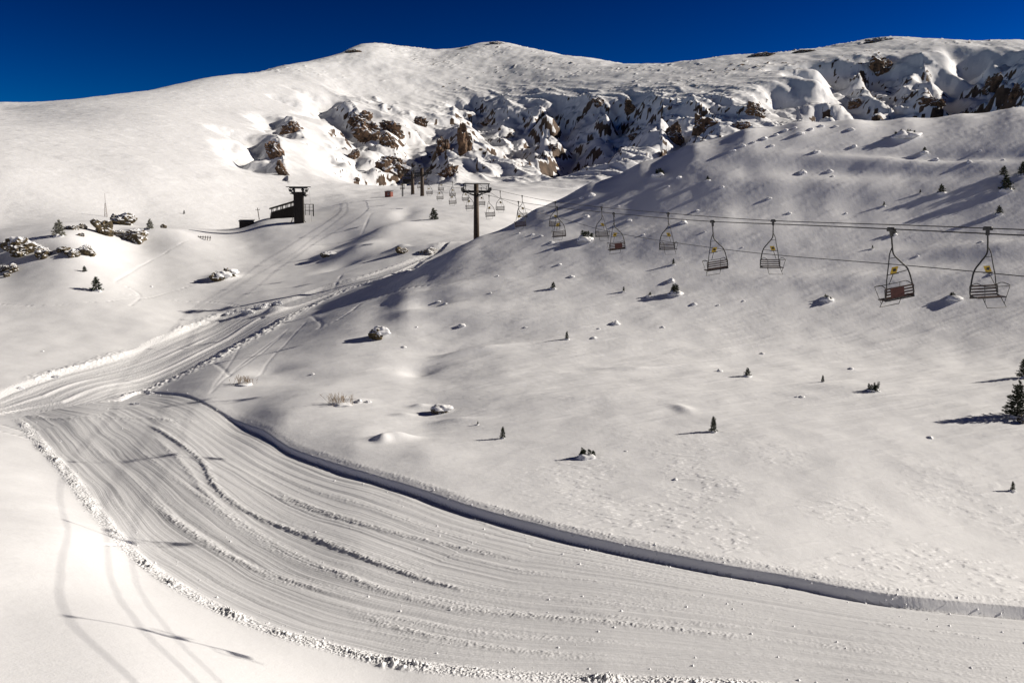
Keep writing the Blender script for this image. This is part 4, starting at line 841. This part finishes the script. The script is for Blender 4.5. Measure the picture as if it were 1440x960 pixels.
# heaps of snow over buried shrubs
mounds = [(776, 341, 7), (749, 330, 5), (761, 332, 5), (730, 328, 4), (787, 372, 6), (804, 389, 8), (885, 310, 7), (825, 305, 8), (832, 275, 10), (818, 279, 8), (981, 296, 6), (1015, 263, 7), (961, 313, 10), (944, 395, 9), (976, 428, 8), (1010, 429, 5), (1046, 423, 4), (932, 460, 6), (866, 455, 12), (842, 462, 5),
          (836, 475, 7), (739, 460, 5), (1044, 348, 4), (991, 326, 5), (617, 424, 6), (627, 427, 7), (650, 458, 9), (568, 488, 9), (950, 674, 8), (880, 634, 5), (505, 564, 8), (518, 565, 9), (1072, 497, 6), (1012, 522, 7), (1197, 518, 6), (1120, 558, 6), (1128, 558, 6), (1308, 615, 7),
          (1197, 182, 11), (1126, 188, 8), (1202, 206, 7), (1148, 214, 9), (1167, 241, 7), (1129, 243, 11), (1171, 248, 6), (1316, 225, 8), (1378, 212, 4), (1411, 225, 5), (1363, 228, 6), (1082, 279, 8), (1092, 190, 7), (1105, 184, 8), (1075, 195, 7), (1060, 200, 6), (1118, 180, 6), (1140, 182, 7), (1155, 178, 8), (1175, 178, 7), (1045, 205, 7), (1030, 212, 8), (1085, 205, 6),
          (955, 250, 6), (940, 262, 4), (870, 290, 5), (905, 330, 5), (1110, 300, 5), (1190, 300, 4), (1290, 360, 4), (1395, 385, 6), (1380, 340, 5), (60, 494, 5), (213, 403, 4), (440, 526, 4), (586, 460, 4), (700, 388, 4), (690, 412, 4)]
seen_labels = set()
LMS = [(1003, 600, 'slim dark pine right of centre'), (707, 610, 'slim pine above the run'), (1051, 524, 'bushy pine on the shelf'), (1157, 532, 'snow-footed pine tip'), (1228, 545, 'low spreading shrub'), (825, 638, 'lowest clump of pine shoots'), (797, 473, 'mid-hill tiny pine'),
       (778, 403, 'tiny pine left of the chairs'), (950, 408, 'dark shrub below the middle chairs'), (822, 331, 'frosted shrub under the ropes'), (926, 243, 'frosted shrub near the ridge'), (1324, 268, 'bushy pine above the chairs'), (1411, 256, 'pair of dark pines'), (1163, 419, 'shrub between the near chairs'),
       (1268, 188, 'wide shrub on the crest'), (1424, 685, 'pine tip at the lower edge'), (531, 468, 'dark-faced boulder'), (617, 576, 'boulder buried above the run'), (476, 562, 'brown bush'), (342, 535, 'brown bush by the run head'), (136, 400, 'lone pine on the left field'), (1430, 560, 'largest pine'), (1124, 172, 'highest point of the hill crest'), (670, 330, 'single lift tower'),
       (1250, 380, 'nearest chair'), (1005, 345, 'second nearest chair'), (870, 325, 'third nearest chair'), (1300, 215, 'small shrub below the crest'), (587, 522, 'dark hollow in the snow')]
for k, (px, py, w) in enumerate(mounds):
    g = at(px, py); s_ = math.hypot(g.x, g.y) / FPX; W = w * s_ / 2 * random.uniform(.75, 1.15)
    side = 'upper part' if py < 300 else ('middle' if py < 480 else 'lower part')
    o = link('snow_mound', DOMES[k % 5]); o.location = g; o.scale = (W * random.uniform(.9, 1.3), W * .9, W * random.uniform(.4, .7)); o.rotation_euler = (0, 0, random.uniform(0, 6.28))
    for mx, my, what in sorted(LMS, key=lambda q: math.hypot(q[0] - px, q[1] - py)):
        dx, dy = px - mx, py - my; d = math.hypot(dx, dy); sect = int(((math.degrees(math.atan2(-dy, dx)) + 382.5) % 360) // 45)
        way = ['right of', 'above and right of', 'above', 'above and left of', 'left of', 'below and left of', 'below', 'below and right of'][sect]
        far_ = 'just ' if d < 25 else ('' if d < 60 else 'well ')
        lab = f'{"tiny" if w < 6 else "small" if w < 9 else "larger"} snow heap {far_}{way} the {what}'
        if lab not in seen_labels and len(lab.split()) <= 16: break
    seen_labels.add(lab)
    tag(o, lab, 'snow heap', 'heaps of snow over buried shrubs on the slopes')
# ploughed-up snow blocks beside the track and at the head of the run
for k, (px, py, w, h, lab) in enumerate([(372, 429, 20, 10, 'sharp ridge of ploughed snow blocks beside the climbing track'), (392, 425, 14, 8, 'block of ploughed snow at the right end of the ridge beside the track'), (350, 436, 22, 6, 'low run of ploughed snow left of the sharp ridge'), (322, 440, 14, 5, 'flat ploughed snow block at the left end of the ridge'),
                                         (212, 552, 12, 6, 'heap of ploughed snow at the corner where the run begins'), (188, 567, 14, 5, 'rough snow blocks left of the run corner'), (30, 545, 8, 6, 'snow block in the ploughed edge near the left frame'), (76, 529, 9, 5, 'snow block halfway along the ploughed edge of the track')]):
    g = at(px, py + h * .3); s_ = math.hypot(g.x, g.y) / FPX
    o = link('snow_block', rock_mesh((w * s_ / 2, w * s_ / 3, h * s_ / 1.7), 200 + k, M_SNOW, 4, .9, 2.2, .6)); o.location = g; o.rotation_euler = (0, 0, random.uniform(-.4, .4)); tag(o, lab, 'snow pile')
# loose crumbs of snow strewn over the run
rd = np.random.RandomState(5); m = MB(); v0, f0 = ICO[2]
for k in range(900):
    i = rd.randint(0, len(LO) - 1) if k % 2 else rd.randint(0, len(UP) - 1); base = (LO if k % 2 else UP)[i]
    if k % 3 == 0: q = rd.rand(); base = LO[min(i, len(LO) - 1)] * q + UP[min(i, len(UP) - 1)] * (1 - q)
    x_, y_ = base + rd.normal(0, .35, 2)
    if abs(math.atan2(x_, y_)) > .52 or y_ < 24: continue
    r_ = .025 + .06 * rd.rand() ** 2.5; z_ = ground(x_, y_, ZF); R3 = rd.rand(3) * .5 + .7
    vs = [(x_ + a_ * r_ * R3[0], y_ + b_ * r_ * R3[1], z_ + c_ * r_ * R3[2]) for a_, b_, c_ in ((1, 0, 0), (-1, 0, 0), (0, 1, 0), (0, -1, 0), (0, 0, 1), (0, 0, -1))]
    m.add(vs, [(0, 2, 4), (2, 1, 4), (1, 3, 4), (3, 0, 4), (2, 0, 5), (1, 2, 5), (3, 1, 5), (0, 3, 5)])
tag(m.build('snow_crumbs', M_SNOW), 'loose crumbs of snow strewn along the groomed run', None, None, 'stuff')
